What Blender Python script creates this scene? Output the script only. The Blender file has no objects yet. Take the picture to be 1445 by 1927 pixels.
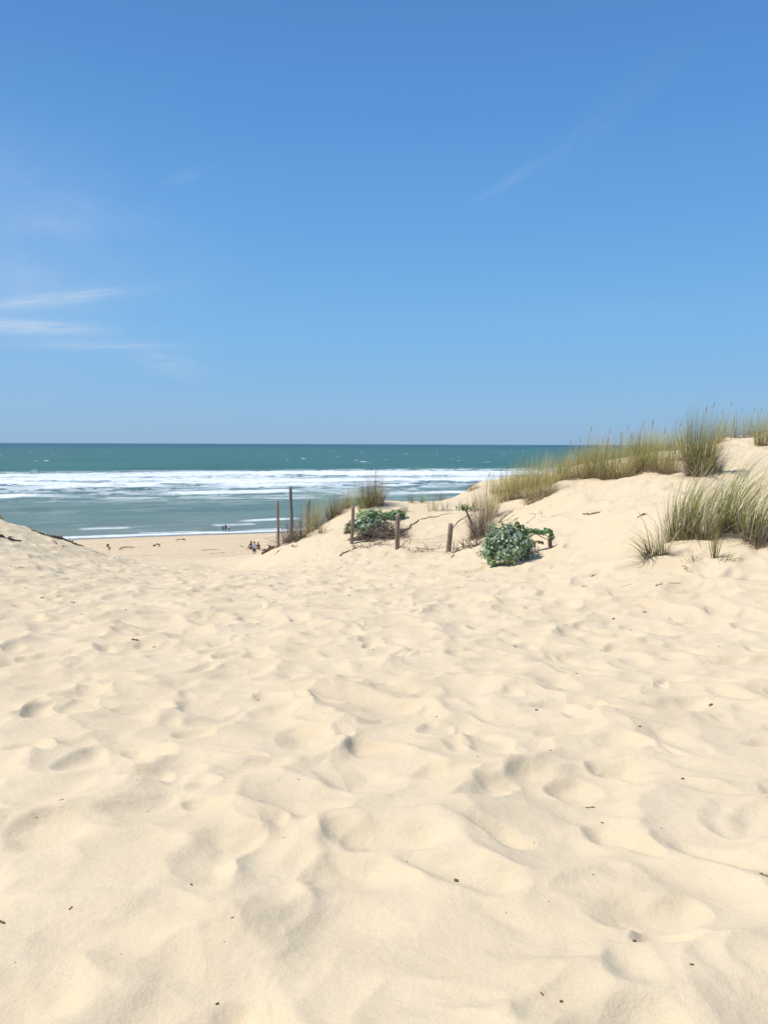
import bpy, bmesh, math, random
import numpy as np
from mathutils import Matrix, Vector
R = math.radians
S = bpy.context.scene
COL = S.collection

# ------------------------------------------------------------------ camera
F = 1500.0; CX, CY = 722.5, 963.5            # focal length and centre in photo pixels
PITCH, ROLL, EYE = R(4.87), R(0.22), 1.6
cam_d = bpy.data.cameras.new('camera'); cam = bpy.data.objects.new('camera', cam_d); COL.objects.link(cam)
cam_d.sensor_fit = 'VERTICAL'; cam_d.sensor_height = 24
cam_d.lens = 24 * F / 1927.0
cam_d.clip_start = 0.05; cam_d.clip_end = 200000
CM = Matrix.Translation((0, 0, EYE)) @ Matrix.Rotation(R(90) - PITCH, 4, 'X') @ Matrix.Rotation(ROLL, 4, 'Z')
cam.matrix_world = CM
S.camera = cam

# ------------------------------------------------------------------ world and sun
SUN_EL, SUN_DIR = R(60), Vector((-1.0, -0.10, 0)).normalized()    # horizontal direction towards the sun
w = bpy.data.worlds.new('World'); S.world = w; w.use_nodes = True
nt = w.node_tree; N = nt.nodes; L = nt.links
for n in list(N): N.remove(n)
wo = N.new('ShaderNodeOutputWorld'); bg = N.new('ShaderNodeBackground'); sky = N.new('ShaderNodeTexSky')
sky.sky_type = 'NISHITA'; sky.sun_disc = False
sky.sun_elevation = SUN_EL
sky.sun_rotation = math.atan2(SUN_DIR.x, SUN_DIR.y)
sky.altitude = 20; sky.air_density = 1.0; sky.dust_density = 0.15; sky.ozone_density = 3.0
bg.inputs['Strength'].default_value = 0.12
L.new(bg.outputs[0], wo.inputs[0])

def math_node(op, a=None, b=None, tree=None, clamp=False):
    n = (tree or nt).nodes.new('ShaderNodeMath'); n.operation = op; n.use_clamp = clamp
    for i, v in enumerate((a, b)):
        if v is None: continue
        if isinstance(v, (int, float)): n.inputs[i].default_value = v
        else: (tree or nt).links.new(v, n.inputs[i])
    return n.outputs[0]
# thin cirrus: streaks laid on the sky in azimuth / elevation (degrees)
tc = N.new('ShaderNodeTexCoord'); sep = N.new('ShaderNodeSeparateXYZ'); L.new(tc.outputs['Generated'], sep.inputs[0])
az = math_node('MULTIPLY', math_node('ARCTAN2', sep.outputs[0], sep.outputs[1]), 57.2958)
el = math_node('MULTIPLY', math_node('ARCSINE', sep.outputs[2]), 57.2958)
def streak(azc, elc, slope_deg, la, lb, amp, sx, sy, seed, lo=0.35, hi=0.75):
    c, s = math.cos(R(slope_deg)), math.sin(R(slope_deg))
    dx = math_node('SUBTRACT', az, azc); dy = math_node('SUBTRACT', el, elc)
    u = math_node('ADD', math_node('MULTIPLY', dx, c), math_node('MULTIPLY', dy, s))
    v = math_node('SUBTRACT', math_node('MULTIPLY', dy, c), math_node('MULTIPLY', dx, s))
    q = math_node('ADD', math_node('POWER', math_node('ABSOLUTE', math_node('DIVIDE', u, la)), 2.0),
                  math_node('POWER', math_node('ABSOLUTE', math_node('DIVIDE', v, lb)), 2.0))
    g = math_node('POWER', 2.718, math_node('MULTIPLY', q, -1.0))
    cmb = N.new('ShaderNodeCombineXYZ'); L.new(math_node('MULTIPLY', u, sx), cmb.inputs[0]); L.new(math_node('MULTIPLY', v, sy), cmb.inputs[1]); cmb.inputs[2].default_value = seed
    no = N.new('ShaderNodeTexNoise'); no.inputs['Scale'].default_value = 1.0; no.inputs['Detail'].default_value = 8; no.inputs['Roughness'].default_value = 0.62; no.inputs['Distortion'].default_value = 0.4
    L.new(cmb.outputs[0], no.inputs['Vector'])
    mr = N.new('ShaderNodeMapRange'); mr.inputs[1].default_value = lo; mr.inputs[2].default_value = hi; L.new(no.outputs[0], mr.inputs[0])
    return math_node('MULTIPLY', math_node('MULTIPLY', g, mr.outputs[0]), amp)
def deg(px, py):                                   # photo pixel -> azimuth, elevation
    d = (CM.to_3x3() @ Vector(((px - CX) / F, -(py - CY) / F, -1))).normalized()
    return math.degrees(math.atan2(d.x, d.y)), math.degrees(math.asin(d.z))
tot = None
for (px, py, sl, la, lb, amp, sx, sy, lo, hi) in (
        (110, 562, 10, 4.4, 0.34, 0.50, 0.30, 4.0, .25, .62),
        (30, 614, 1, 4.2, 0.40, 0.62, 0.25, 3.6, .25, .62),
        (190, 650, 2, 4.6, 0.30, 0.34, 0.25, 4.5, .25, .65),
        (320, 685, -10, 2.2, 0.65, 0.32, 0.4, 3.0, .3, .7),
        (130, 415, 8, 2.5, 1.0, 0.16, 0.5, 1.2, .3, .7),
        (355, 330, 22, 1.6, 0.35, 0.12, 0.6, 1.8, .3, .7),
        (950, 345, 27, 2.2, 0.30, 0.13, 0.5, 2.6, .25, .7),
        (1090, 260, 32, 7.0, 0.9, 0.06, 0.3, 1.4, .3, .8),
        (0, 480, 0, 9.0, 6.5, 0.30, 0.12, 0.25, .2, .75),
        (1160, 590, 3, 8.0, 0.8, 0.05, 0.3, 1.4, .3, .8)):
    a, e = deg(px, py)
    g = streak(a, e, sl, la, lb, amp, sx, sy, px * 0.013, lo, hi)
    tot = g if tot is None else math_node('ADD', tot, g)
hue = N.new('ShaderNodeHueSaturation'); hue.inputs['Hue'].default_value = 0.5; hue.inputs['Saturation'].default_value = 1.0
L.new(sky.outputs[0], hue.inputs['Color'])
mx = N.new('ShaderNodeMix'); mx.data_type = 'RGBA'
# clear sea air: the computed sky is pulled towards the photograph's blue by elevation
elr = N.new('ShaderNodeValToRGB'); L.new(math_node('DIVIDE', el, 90.0, clamp=True), elr.inputs[0])
def lin(c): return tuple((x / 255 / 12.92 if x / 255 < .04045 else ((x / 255 + .055) / 1.055) ** 2.4) / SKY_K for x in c)
SKY_K = 0.12 * 2 ** 0.27
st0 = [(0.0, (139, 177, 214)), (.03, (136, 183, 223)), (.085, (123, 181, 231)), (.17, (103, 164, 227)), (.24, (91, 150, 216)), (.31, (83, 137, 204)), (.48, (92, 140, 205)), (.75, (120, 160, 214)), (1.0, (120, 160, 214))]
while len(elr.color_ramp.elements) < len(st0): elr.color_ramp.elements.new(.5)
for e_, (p_, c_) in zip(elr.color_ramp.elements, st0): e_.position = p_; e_.color = lin(c_) + (1,)
blend = N.new('ShaderNodeMix'); blend.data_type = 'RGBA'; blend.inputs[0].default_value = .93
L.new(hue.outputs[0], blend.inputs[6]); L.new(elr.outputs[0], blend.inputs[7])
L.new(tot, mx.inputs[0]); L.new(blend.outputs[2], mx.inputs[6]); mx.inputs[7].default_value = (4.6, 5.2, 6.0, 1)
L.new(mx.outputs[2], bg.inputs[0])

sun_d = bpy.data.lights.new('sun', 'SUN'); sun_d.energy = 3.9; sun_d.angle = R(0.6); sun_d.color = (1.0, 0.95, 0.85)
sun = bpy.data.objects.new('sun', sun_d); COL.objects.link(sun)
sv = Vector((SUN_DIR.x * math.cos(SUN_EL), SUN_DIR.y * math.cos(SUN_EL), math.sin(SUN_EL)))
sun.rotation_euler = sv.to_track_quat('Z', 'Y').to_euler()
S.view_settings.view_transform = 'Standard'; S.view_settings.look = 'None'
S.view_settings.exposure = 0.27; S.view_settings.gamma = 1; S.view_settings.use_curve_mapping = False
S.cycles.max_bounces = 6; S.cycles.diffuse_bounces = 5; S.cycles.transparent_max_bounces = 6

# ------------------------------------------------------------------ helpers
rnd = random.Random(7)
def tag(o, label=None, cat=None, group=None, kind=None):
    if label: o['label'] = label
    if cat: o['category'] = cat
    if group: o['group'] = group
    if kind: o['kind'] = kind
    return o
def link(name, me, parent=None, loc=None):
    o = bpy.data.objects.new(name, me); COL.objects.link(o)
    if parent: o.parent = parent
    if loc is not None: o.location = loc
    return o
def empty(name, loc, label, cat, group=None):
    o = bpy.data.objects.new(name, None); COL.objects.link(o); o.location = loc; o.empty_display_size = 0.1
    return tag(o, label, cat, group)
def np_mesh(name, V, quads, mat, tris=None, smooth=True):
    me = bpy.data.meshes.new(name)
    nq = len(quads); ntr = 0 if tris is None else len(tris)
    me.vertices.add(len(V)); me.vertices.foreach_set('co', np.asarray(V, np.float32).ravel())
    idx = np.asarray(quads, np.int32).ravel()
    if ntr: idx = np.concatenate([idx, np.asarray(tris, np.int32).ravel()])
    me.loops.add(len(idx)); me.loops.foreach_set('vertex_index', idx)
    starts = np.concatenate([np.arange(nq) * 4, nq * 4 + np.arange(ntr) * 3]).astype(np.int32)
    me.polygons.add(nq + ntr); me.polygons.foreach_set('loop_start', starts)
    me.polygons.foreach_set('loop_total', np.concatenate([np.full(nq, 4), np.full(ntr, 3)]).astype(np.int32))
    me.update(calc_edges=True); me.validate()
    if smooth: me.polygons.foreach_set('use_smooth', np.ones(len(me.polygons), bool))
    me.materials.append(mat)
    return me
class MB:                                          # collects coloured geometry for one mesh
    def __init__(s): s.v = []; s.q = []; s.t = []; s.c = []
    def add(s, verts, quads=(), tris=(), cols=None):
        b = len(s.v); s.v += [tuple(v) for v in verts]
        s.q += [tuple(b + i for i in f) for f in quads]; s.t += [tuple(b + i for i in f) for f in tris]
        s.c += cols if isinstance(cols, list) else [cols or (1, 1, 1)] * len(verts)
    def tube(s, pts, rads, n=6, col=(1, 1, 1), cap=True):
        pts = [Vector(p) for p in pts]; m = len(pts); vs = []; 
        up = Vector((0, 0, 1))
        for i, p in enumerate(pts):
            t = (pts[min(i + 1, m - 1)] - pts[max(i - 1, 0)]).normalized()
            a = t.cross(up if abs(t.z) < .9 else Vector((1, 0, 0))).normalized(); b = t.cross(a)
            r = rads[i] if isinstance(rads, (list, tuple)) else rads
            for k in range(n):
                th = 2 * math.pi * k / n; vs.append(p + (a * math.cos(th) + b * math.sin(th)) * r)
        qs = [(i * n + k, i * n + (k + 1) % n, (i + 1) * n + (k + 1) % n, (i + 1) * n + k) for i in range(m - 1) for k in range(n)]
        ts = []
        if cap:
            vs += [pts[0], pts[-1]]; A, B = len(vs) - 2, len(vs) - 1
            ts = [(A, (k + 1) % n, k) for k in range(n)] + [(B, (m - 1) * n + k, (m - 1) * n + (k + 1) % n) for k in range(n)]
        s.add(vs, qs, ts, col)
    def build(s, name, mat, parent=None, loc=None, smooth=True):
        me = np_mesh(name, s.v, s.q if s.q else np.zeros((0, 4)), mat, s.t if s.t else None, smooth)
        at = me.color_attributes.new('col', 'FLOAT_COLOR', 'POINT')
        c = np.ones((len(s.v), 4), np.float32); c[:, :3] = np.array(s.c, np.float32); at.data.foreach_set('color', c.ravel())
        return link(name, me, parent, loc)

# numpy noise
def h2(ix, iy, s):
    a = (ix.astype(np.int64) * 374761393 + iy.astype(np.int64) * 668265263 + s * 974634777) & 0xffffffff
    a = ((a ^ (a >> 13)) * 1274126177) & 0xffffffff
    a = ((a ^ (a >> 16)) * 2246822519) & 0xffffffff
    return ((a ^ (a >> 15)) & 0xffffff) / float(0x1000000)
def vn(x, y, s=0):
    ix = np.floor(x); iy = np.floor(y); fx = x - ix; fy = y - iy
    fx = fx * fx * fx * (fx * (fx * 6 - 15) + 10); fy = fy * fy * fy * (fy * (fy * 6 - 15) + 10)
    a = h2(ix, iy, s); b = h2(ix + 1, iy, s); c = h2(ix, iy + 1, s); d = h2(ix + 1, iy + 1, s)
    return (a + (b - a) * fx) * (1 - fy) + (c + (d - c) * fx) * fy
def fbm(x, y, s=0, o=4, g=.5):
    t = 0; a = 1; n = 0
    for i in range(o):
        t = t + a * (vn(x * 2 ** i + 17.3 * i, y * 2 ** i - 9.1 * i, s + i) * 2 - 1); n += a; a *= g
    return t / n
def sst(a, b, x):
    t = np.clip((x - a) / (b - a), 0, 1); return t * t * (3 - 2 * t)

# ------------------------------------------------------------------ terrain shape
def ray(px, py):
    return CM.to_3x3() @ Vector(((px - CX) / F, -(py - CY) / F, -1))
def at(px, py, Y):
    d = ray(px, py); return Vector((0, 0, EYE)) + d * (Y / d.y)
PIX = [  # control points: photo pixel and distance ahead
    (0, 980, 22), (60, 998, 22.5), (110, 1014, 23), (150, 1030, 23.5), (200, 1046, 24.5), (270, 1055, 26), (350, 1062, 26), (440, 1068, 26), (500, 1064, 25),
    (0, 1030, 17), (120, 1055, 18), (0, 1100, 12.5), (350, 1075, 20), (350, 1098, 15), (600, 1075, 20),
    (523, 1028, 26), (549, 1023, 27), (580, 1013, 30), (605, 995, 29), (662, 1026, 24), (748, 1034, 22.5), (846, 1041, 21),
    (560, 1056, 23.5), (640, 963, 28.5), (690, 950, 30), (725, 944, 30), (780, 946, 30), (845, 940, 30.5), (872, 927, 31), (903, 904, 31), (950, 916, 29), (1010, 903, 29),
    (700, 990, 26), (790, 985, 26), (880, 975, 25.5), (905, 1014, 23), (950, 945, 27), (1020, 936, 27), (1060, 904, 26), (1120, 899, 25.5), (1180, 882, 25.5), (1230, 886, 24), (1290, 896, 22.5), (1340, 899, 21.5),
    (1080, 883, 28.5), (1140, 870, 28.5), (1200, 860, 29), (1250, 850, 29.5), (1300, 838, 30), (1370, 828, 31), (900, 938, 34.5), (950, 930, 33), (1010, 916, 33), (1050, 905, 33), (940, 950, 37), (1080, 905, 35), (1200, 880, 36), (1400, 840, 38), (780, 962, 35), (1400, 821, 32), (1445, 812, 32.5), (1380, 862, 26), (1445, 860, 26), (1445, 900, 20),
    (1200, 960, 18), (1100, 1000, 18), (1000, 982, 21), (1080, 960, 21.5), (955, 1065, 16.2), (1030, 1037, 17.0), (1100, 1060, 15.5), (915, 1058, 17.2), (880, 1050, 19),
    (1310, 1026, 13), (1430, 1028, 12.6), (1210, 1076, 12.4), (1300, 1085, 11.8), (1440, 1075, 11.6), (1300, 960, 16), (1445, 950, 15.5)]
XYZ = [tuple(at(*p)) for p in PIX] + [(-1.5, 2.4, 0), (1.5, 2.4, 0.02), (0, 5, -.28), (-3, 5, -.26), (3, 5, -.27), (0, 9, -.55), (-5, 9, -.5), (5, 9, -.45),
    (0, 13, -.84), (0, 0, 0), (-6, -4, .1), (6, -4, .3), (-12, 4, .3), (12, 4, .5), (-20, 14, .2), (22, 14, 1.6), (26, 26, 2.6), (-24, 18, .6), (-30, 0, 1), (30, 0, 2), (0, -25, .5), (-25, -25, 1), (25, -25, 1.5), (45, 40, 3), (-40, 16, .8), (45, 10, 2.5)]
P = np.array(XYZ, float)
def U(r2): return np.where(r2 > 1e-9, r2 * np.log(np.maximum(r2, 1e-9)), 0) * .5
n_ = len(P); K = U(((P[:, None, :2] - P[None, :, :2]) ** 2).sum(-1)) + np.eye(n_) * .08
Q = np.hstack([np.ones((n_, 1)), P[:, :2]])
A = np.zeros((n_ + 3, n_ + 3)); A[:n_, :n_] = K; A[:n_, n_:] = Q; A[n_:, :n_] = Q.T
W = np.linalg.solve(A, np.concatenate([P[:, 2], [0, 0, 0]]))
SEA = -19.6; SN = (-0.3665, 0.9304)                # sea level; seaward normal of the coast
WATER_V = 188.7
def tps(x, y):
    z = W[n_] + W[n_ + 1] * x + W[n_ + 2] * y
    for i in range(n_): z = z + W[i] * U((x - P[i, 0]) ** 2 + (y - P[i, 1]) ** 2)
    return z
def coast(x, y):
    v = x * SN[0] + y * SN[1]; u = x * SN[1] - y * SN[0]
    wl = WATER_V + 2.0 * fbm(u / 60, u * 0, 91, 2)
    beach = SEA + (wl - v) * np.where(v > wl, .03, .078)
    k = np.array([-5000., 24, 30, 40, 56, 72]); hz = np.array([-1.5, -1.8, -2.7, -5.8, -10.3, -11.3])
    face = np.interp(v, k, hz)
    beach = beach + .12 * fbm(u / 9, v / 5, 5, 3) * sst(wl - 6, wl - 25, v)
    return np.where(v < 72, face + (beach - face) * sst(60, 72, v), np.maximum(beach, SEA - 6))
def pits(x, y, cell, seed, prob, depth, rim, amin, amax, shp=.6):
    gx = x / cell; gy = y / cell; bx = np.floor(gx); by = np.floor(gy); out = np.zeros_like(gx)
    for i in (-1, 0, 1):
        for j in (-1, 0, 1):
            cx = bx + i; cy = by + j
            px = cx + h2(cx, cy, seed); py = cy + h2(cx, cy, seed + 1)
            th = h2(cx, cy, seed + 2) * 3.14159; a = amin + (amax - amin) * h2(cx, cy, seed + 3); b = a * (shp + (1 - shp) * h2(cx, cy, seed + 4))
            ex = h2(cx, cy, seed + 5) < prob; dp = depth * (.4 + .9 * h2(cx, cy, seed + 6))
            dx = gx - px; dy = gy - py; c, s = np.cos(th), np.sin(th)
            d = np.sqrt(((dx * c + dy * s) / a) ** 2 + ((dy * c - dx * s) / b) ** 2)
            p = np.where(d < 1, rim - (rim + dp) * (1 - np.minimum(d * d, 1)) ** 1.5, rim * np.exp(-(d - 1) * 3.0) * (d < 3)) 
            p = np.where(d > 1.8, p * np.clip((2.6 - d) / .8, 0, 1), p)
            out += np.where(ex, p, 0)
    return out
def bowls(x, y, cell, seed, k=7.0, off=.7, shp=.6):
    gx = x / cell; gy = y / cell; bx = np.floor(gx); by = np.floor(gy); acc = np.zeros_like(gx)
    for i in (-1, 0, 1):
        for j in (-1, 0, 1):
            cx = bx + i; cy = by + j
            th = h2(cx, cy, seed + 2) * 3.14159; c, s = np.cos(th), np.sin(th)
            dx = gx - cx - h2(cx, cy, seed); dy = gy - cy - h2(cx, cy, seed + 1)
            b = shp + (1 - shp) * h2(cx, cy, seed + 4)
            f = ((dx * c + dy * s) ** 2 + ((dy * c - dx * s) / b) ** 2) * 1.6 - off * h2(cx, cy, seed + 6)
            acc += np.exp(-k * np.minimum(f, 6))
    return np.minimum(-np.log(acc + 1e-9) / k, 1.2)
def H(x, y, detail=True):
    x = np.asarray(x, float); y = np.asarray(y, float)
    v = x * SN[0] + y * SN[1]; u = x * SN[1] - y * SN[0]; r = np.hypot(x, y)
    near = tps(np.clip(x, -45, 45), np.clip(y, -30, 45))
    near = near + .10 * fbm(x / 5, y / 5, 3, 3) * sst(14, 22, r) * (1 - sst(20, 26, v)) * .5 + sst(45, 90, r) * 2.0 * fbm(x / 30, y / 30, 8, 3)
    z = near + (coast(x, y) - near) * sst(27.6, 37, v)
    if detail:
        beachm = sst(28, 34, v)
        right = sst(.0, 1.6, x - (3.2 + .62 * (19 - np.minimum(y, 19)))) * sst(8, 12, y)    # wind-smoothed dune flank
        back = sst(21, 27, y)
        act = (1 - .7 * right) * (1 - .55 * back) * (1 - beachm)
        wx = x + .22 * fbm(x * 1.5, y * 1.5, 21, 3) + .018 * fbm(x * 5, y * 5, 22, 2); wy = y + .22 * fbm(x * 1.5, y * 1.5, 31, 3) + .018 * fbm(x * 5, y * 5, 32, 2)
        amp = 1.0 + .10 * (1 - sst(3, 6, r)) + .22 * fbm(x / 2.3, y / 2.3, 35, 2)
        b1 = bowls(wx, wy, .50, 100, 9) * .050
        b2 = bowls(wx + 3.3, wy * 1.1, .27, 200, 8) * .010
        b3 = bowls(wx * .8 - 5 + .3 * wy, wy, 1.0, 300, 8) * .022
        f1 = pits(wx, wy, .52, 700, .95, .050, .005, .30, .52, .55)
        f2 = pits(wx + 1.7, wy - 2.3, .42, 750, .50, .024, .004, .32, .50, .5)
        lines = 1 - np.abs(fbm(wx / .8 + .4 * wy, wy / .8 - .2 * wx, 43, 2)) * 3.2
        fine = .006 * fbm(wx * 5, wy * 5, 51, 3)
        z = z + act * (amp * (b1 + b2 + b3 - .052 * np.tanh(-(f1 + f2) / .052) + .012 * np.clip(lines, 0, 1) - .01) + fine + .030 * fbm(x / 1.3, y / 1.3, 61, 2))
        z = z + right * (1 - beachm) * (.14 * fbm(x / .9 , y / 1.3, 71, 4) - .09 * sst(.08, .2, fbm(x / 1.1 + .5 * y, y / 1.1, 74, 4)) + .015 * fbm(x * 3, y * 1.7, 72, 3) + .8 * pits(wx, wy, .7, 400, .45, .05, .012, .2, .42))
        z = z + beachm * sst(200, 150, v) * (.07 * pits(u, v, 1.6, 500, .5, 1, .3, .3, .5) + .04 * fbm(u, v, 73, 3))
    return z
def hz(x, y): return float(H(np.array([x]), np.array([y]))[0])
_T = np.concatenate([np.linspace(1.5, 40, 1600), np.linspace(40, 260, 900)[1:]])
def hit(px, py, Y=None, far=False):                           # where the line of sight through a pixel meets the sand
    d = ray(px, py); xs = d.x / d.y * _T; zs = EYE + d.z / d.y * _T
    m = np.nonzero((zs < H(xs, _T, False)) & (_T > (60 if far else 0)))[0]
    if far: Y = float(_T[m[0]])
    if Y is None and len(m) and _T[m[0]] < (45 if px > 500 else 999):
        t = _T[m[0]]
    elif Y is None:
        k = _T < 34; t = _T[k][np.argmin(((zs - H(xs, _T, False)) / _T)[k] + 1e-6 * _T[k])]
    else: t = Y
    x = d.x / d.y * t; return Vector((x, t, hz(x, t)))

# ------------------------------------------------------------------ materials
def material(name):
    m = bpy.data.materials.new(name); m.use_nodes = True
    for n in list(m.node_tree.nodes): m.node_tree.nodes.remove(n)
    return m, m.node_tree.nodes, m.node_tree.links
def noise(n, l, vec, scale, detail=3, rough=.5):
    t = n.new('ShaderNodeTexNoise'); t.inputs['Scale'].default_value = scale; t.inputs['Detail'].default_value = detail; t.inputs['Roughness'].default_value = rough
    l.new(vec, t.inputs['Vector']); return t
def ramp(n, l, fac, stops):
    r = n.new('ShaderNodeValToRGB'); e = r.color_ramp.elements
    while len(e) < len(stops): e.new(.5)
    for i, (p, c) in enumerate(stops): e[i].position = p; e[i].color = tuple(c) + (1,) if len(c) == 3 else c
    l.new(fac, r.inputs[0]); return r.outputs[0]
def mixc(n, l, fac, a, b, mode='MIX'):
    m = n.new('ShaderNodeMix'); m.data_type = 'RGBA'; m.blend_type = mode
    for i, v in ((0, fac), (6, a), (7, b)):
        if isinstance(v, (int, float)): m.inputs[i].default_value = v
        elif isinstance(v, tuple): m.inputs[i].default_value = v + (1,)
        else: l.new(v, m.inputs[i])
    return m.outputs[2]

def sand_material():
    m, n, l = material('sand'); tree = m.node_tree
    out = n.new('ShaderNodeOutputMaterial'); b = n.new('ShaderNodeBsdfPrincipled'); l.new(b.outputs[0], out.inputs[0])
    geo = n.new('ShaderNodeNewGeometry'); pos = geo.outputs['Position']
    a = n.new('ShaderNodeAttribute'); a.attribute_name = 'zone'          # r = wet, g = beach, b = litter
    sp = n.new('ShaderNodeSeparateColor'); l.new(a.outputs['Color'], sp.inputs[0])
    big = noise(n, l, pos, .9, 4); mid = noise(n, l, pos, 7, 4); gr = noise(n, l, pos, 420, 2, .7); gr2 = noise(n, l, pos, 160, 2, .6)
    c = ramp(n, l, big.outputs[0], [(.3, (.582, .465, .306)), (.5, (.636, .513, .345)), (.72, (.662, .535, .372))])
    c = mixc(n, l, .35, c, ramp(n, l, mid.outputs[0], [(.3, (.580, .462, .316)), (.7, (.660, .536, .378))]))
    c = mixc(n, l, 1.0, c, ramp(n, l, gr.outputs[0], [(.25, (.80, .78, .74)), (.45, (.98, .98, .97)), (.62, (1.02, 1.02, 1.02)), (.78, (1.14, 1.14, 1.13))]), 'MULTIPLY')
    c = mixc(n, l, 1.0, c, ramp(n, l, gr2.outputs[0], [(.24, (.86, .84, .80)), (.42, (1, 1, 1)), (.8, (1.03, 1.03, 1.02))]), 'MULTIPLY')
    mpb = n.new('ShaderNodeMapping'); mpb.inputs['Rotation'].default_value = (0, 0, -R(21.5)); mpb.inputs['Scale'].default_value = (.06, .45, 1); l.new(pos, mpb.inputs[0])
    bn = noise(n, l, mpb.outputs[0], 1.0, 6, .62)
    c = mixc(n, l, sp.outputs[1], c, mixc(n, l, 1.0, c, ramp(n, l, bn.outputs[0], [(.32, (.84, .79, .73)), (.5, (.96, .93, .90)), (.7, (1.0, .98, .96))]), 'MULTIPLY'))
    c = mixc(n, l, sp.outputs[0], c, (.20, .165, .135))
    c = mixc(n, l, sp.outputs[2], c, (.42, .31, .20))
    l.new(c, b.inputs['Base Color'])
    rr = n.new('ShaderNodeMapRange'); l.new(sp.outputs[0], rr.inputs[0]); rr.inputs[3].default_value = .95; rr.inputs[4].default_value = .25; l.new(rr.outputs[0], b.inputs['Roughness'])
    b.inputs['Specular IOR Level'].default_value = .15
    bu = n.new('ShaderNodeBump'); bu.inputs['Strength'].default_value = .32; bu.inputs['Distance'].default_value = .004
    l.new(gr2.outputs[0], bu.inputs['Height'])
    bu2 = n.new('ShaderNodeBump'); bu2.inputs['Strength'].default_value = .35; bu2.inputs['Distance'].default_value = .02
    mm = noise(n, l, pos, 22, 5, .6); l.new(mm.outputs[0], bu2.inputs['Height']); l.new(bu.outputs[0], bu2.inputs['Normal'])
    l.new(bu2.outputs[0], b.inputs['Normal'])
    return m
def water_material():
    m, n, l = material('sea_water')
    out = n.new('ShaderNodeOutputMaterial'); b = n.new('ShaderNodeBsdfPrincipled')
    a = n.new('ShaderNodeAttribute'); a.attribute_name = 'col'
    f = n.new('ShaderNodeAttribute'); f.attribute_name = 'foam'; fs = n.new('ShaderNodeSeparateColor'); l.new(f.outputs['Color'], fs.inputs[0])
    b.inputs['Roughness'].default_value = .4; b.inputs['Specular IOR Level'].default_value = .12
    l.new(a.outputs['Color'], b.inputs['Base Color'])
    d = n.new('ShaderNodeBsdfDiffuse'); fn = noise(n, l, n.new('ShaderNodeNewGeometry').outputs['Position'], .35, 6, .65); fb = n.new('ShaderNodeBump'); fb.inputs['Distance'].default_value = 1.6; fb.inputs['Strength'].default_value = .8; l.new(fn.outputs[0], fb.inputs['Height']); l.new(fb.outputs[0], d.inputs['Normal']); d.inputs['Color'].default_value = (.80, .83, .84, 1)
    mx_ = n.new('ShaderNodeMixShader'); l.new(fs.outputs[0], mx_.inputs[0]); l.new(b.outputs[0], mx_.inputs[1]); l.new(d.outputs[0], mx_.inputs[2])
    l.new(mx_.outputs[0], out.inputs[0])
    geo = n.new('ShaderNodeNewGeometry'); mp = n.new('ShaderNodeMapping'); mp.inputs['Rotation'].default_value = (0, 0, -R(21.5)); mp.inputs['Scale'].default_value = (.25, .9, 1)
    l.new(geo.outputs['Position'], mp.inputs[0]); no = noise(n, l, mp.outputs[0], 1.0, 6, .6)
    bu = n.new('ShaderNodeBump'); bu.inputs['Strength'].default_value = .6; bu.inputs['Distance'].default_value = .25; l.new(no.outputs[0], bu.inputs['Height']); l.new(bu.outputs[0], b.inputs['Normal'])
    return m
def leaf_material(name, trans=.3, rough=.6, spec=.2):
    m, n, l = material(name)
    out = n.new('ShaderNodeOutputMaterial'); b = n.new('ShaderNodeBsdfPrincipled'); t = n.new('ShaderNodeBsdfTranslucent')
    a = n.new('ShaderNodeAttribute'); a.attribute_name = 'col'
    l.new(a.outputs['Color'], b.inputs['Base Color']); l.new(a.outputs['Color'], t.inputs['Color'])
    b.inputs['Roughness'].default_value = rough; b.inputs['Specular IOR Level'].default_value = spec
    mx_ = n.new('ShaderNodeMixShader'); mx_.inputs[0].default_value = trans
    l.new(b.outputs[0], mx_.inputs[1]); l.new(t.outputs[0], mx_.inputs[2]); l.new(mx_.outputs[0], out.inputs[0]); return m
def wood_material(name, c1, c2, c3):
    m, n, l = material(name)
    out = n.new('ShaderNodeOutputMaterial'); b = n.new('ShaderNodeBsdfPrincipled'); l.new(b.outputs[0], out.inputs[0])
    tcn = n.new('ShaderNodeTexCoord'); mp = n.new('ShaderNodeMapping'); mp.inputs['Scale'].default_value = (30, 30, 2.5); l.new(tcn.outputs['Object'], mp.inputs[0])
    gn = noise(n, l, mp.outputs[0], 1, 5, .65); bl = noise(n, l, tcn.outputs['Object'], 3.5, 3)
    c = ramp(n, l, gn.outputs[0], [(.3, c1), (.52, c2), (.75, c3)])
    c = mixc(n, l, 1.0, c, ramp(n, l, bl.outputs[0], [(.3, (.75, .72, .70)), (.7, (1.1, 1.1, 1.1))]), 'MULTIPLY')
    l.new(c, b.inputs['Base Color']); b.inputs['Roughness'].default_value = .85; b.inputs['Specular IOR Level'].default_value = .2
    bu = n.new('ShaderNodeBump'); bu.inputs['Strength'].default_value = .8; bu.inputs['Distance'].default_value = .01; l.new(gn.outputs[0], bu.inputs['Height']); l.new(bu.outputs[0], b.inputs['Normal'])
    return m
def plain_noise(name, c, rough=.8, var=.25):
    m, n, l = material(name)
    out = n.new('ShaderNodeOutputMaterial'); b = n.new('ShaderNodeBsdfPrincipled'); l.new(b.outputs[0], out.inputs[0])
    tcn = n.new('ShaderNodeTexCoord'); no = noise(n, l, tcn.outputs['Object'], 14, 4)
    l.new(ramp(n, l, no.outputs[0], [(.3, tuple(x * (1 - var) for x in c)), (.7, tuple(min(1, x * (1 + var)) for x in c))]), b.inputs['Base Color'])
    b.inputs['Roughness'].default_value = rough; return m
M_SAND = sand_material(); M_SEA = water_material()
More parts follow.
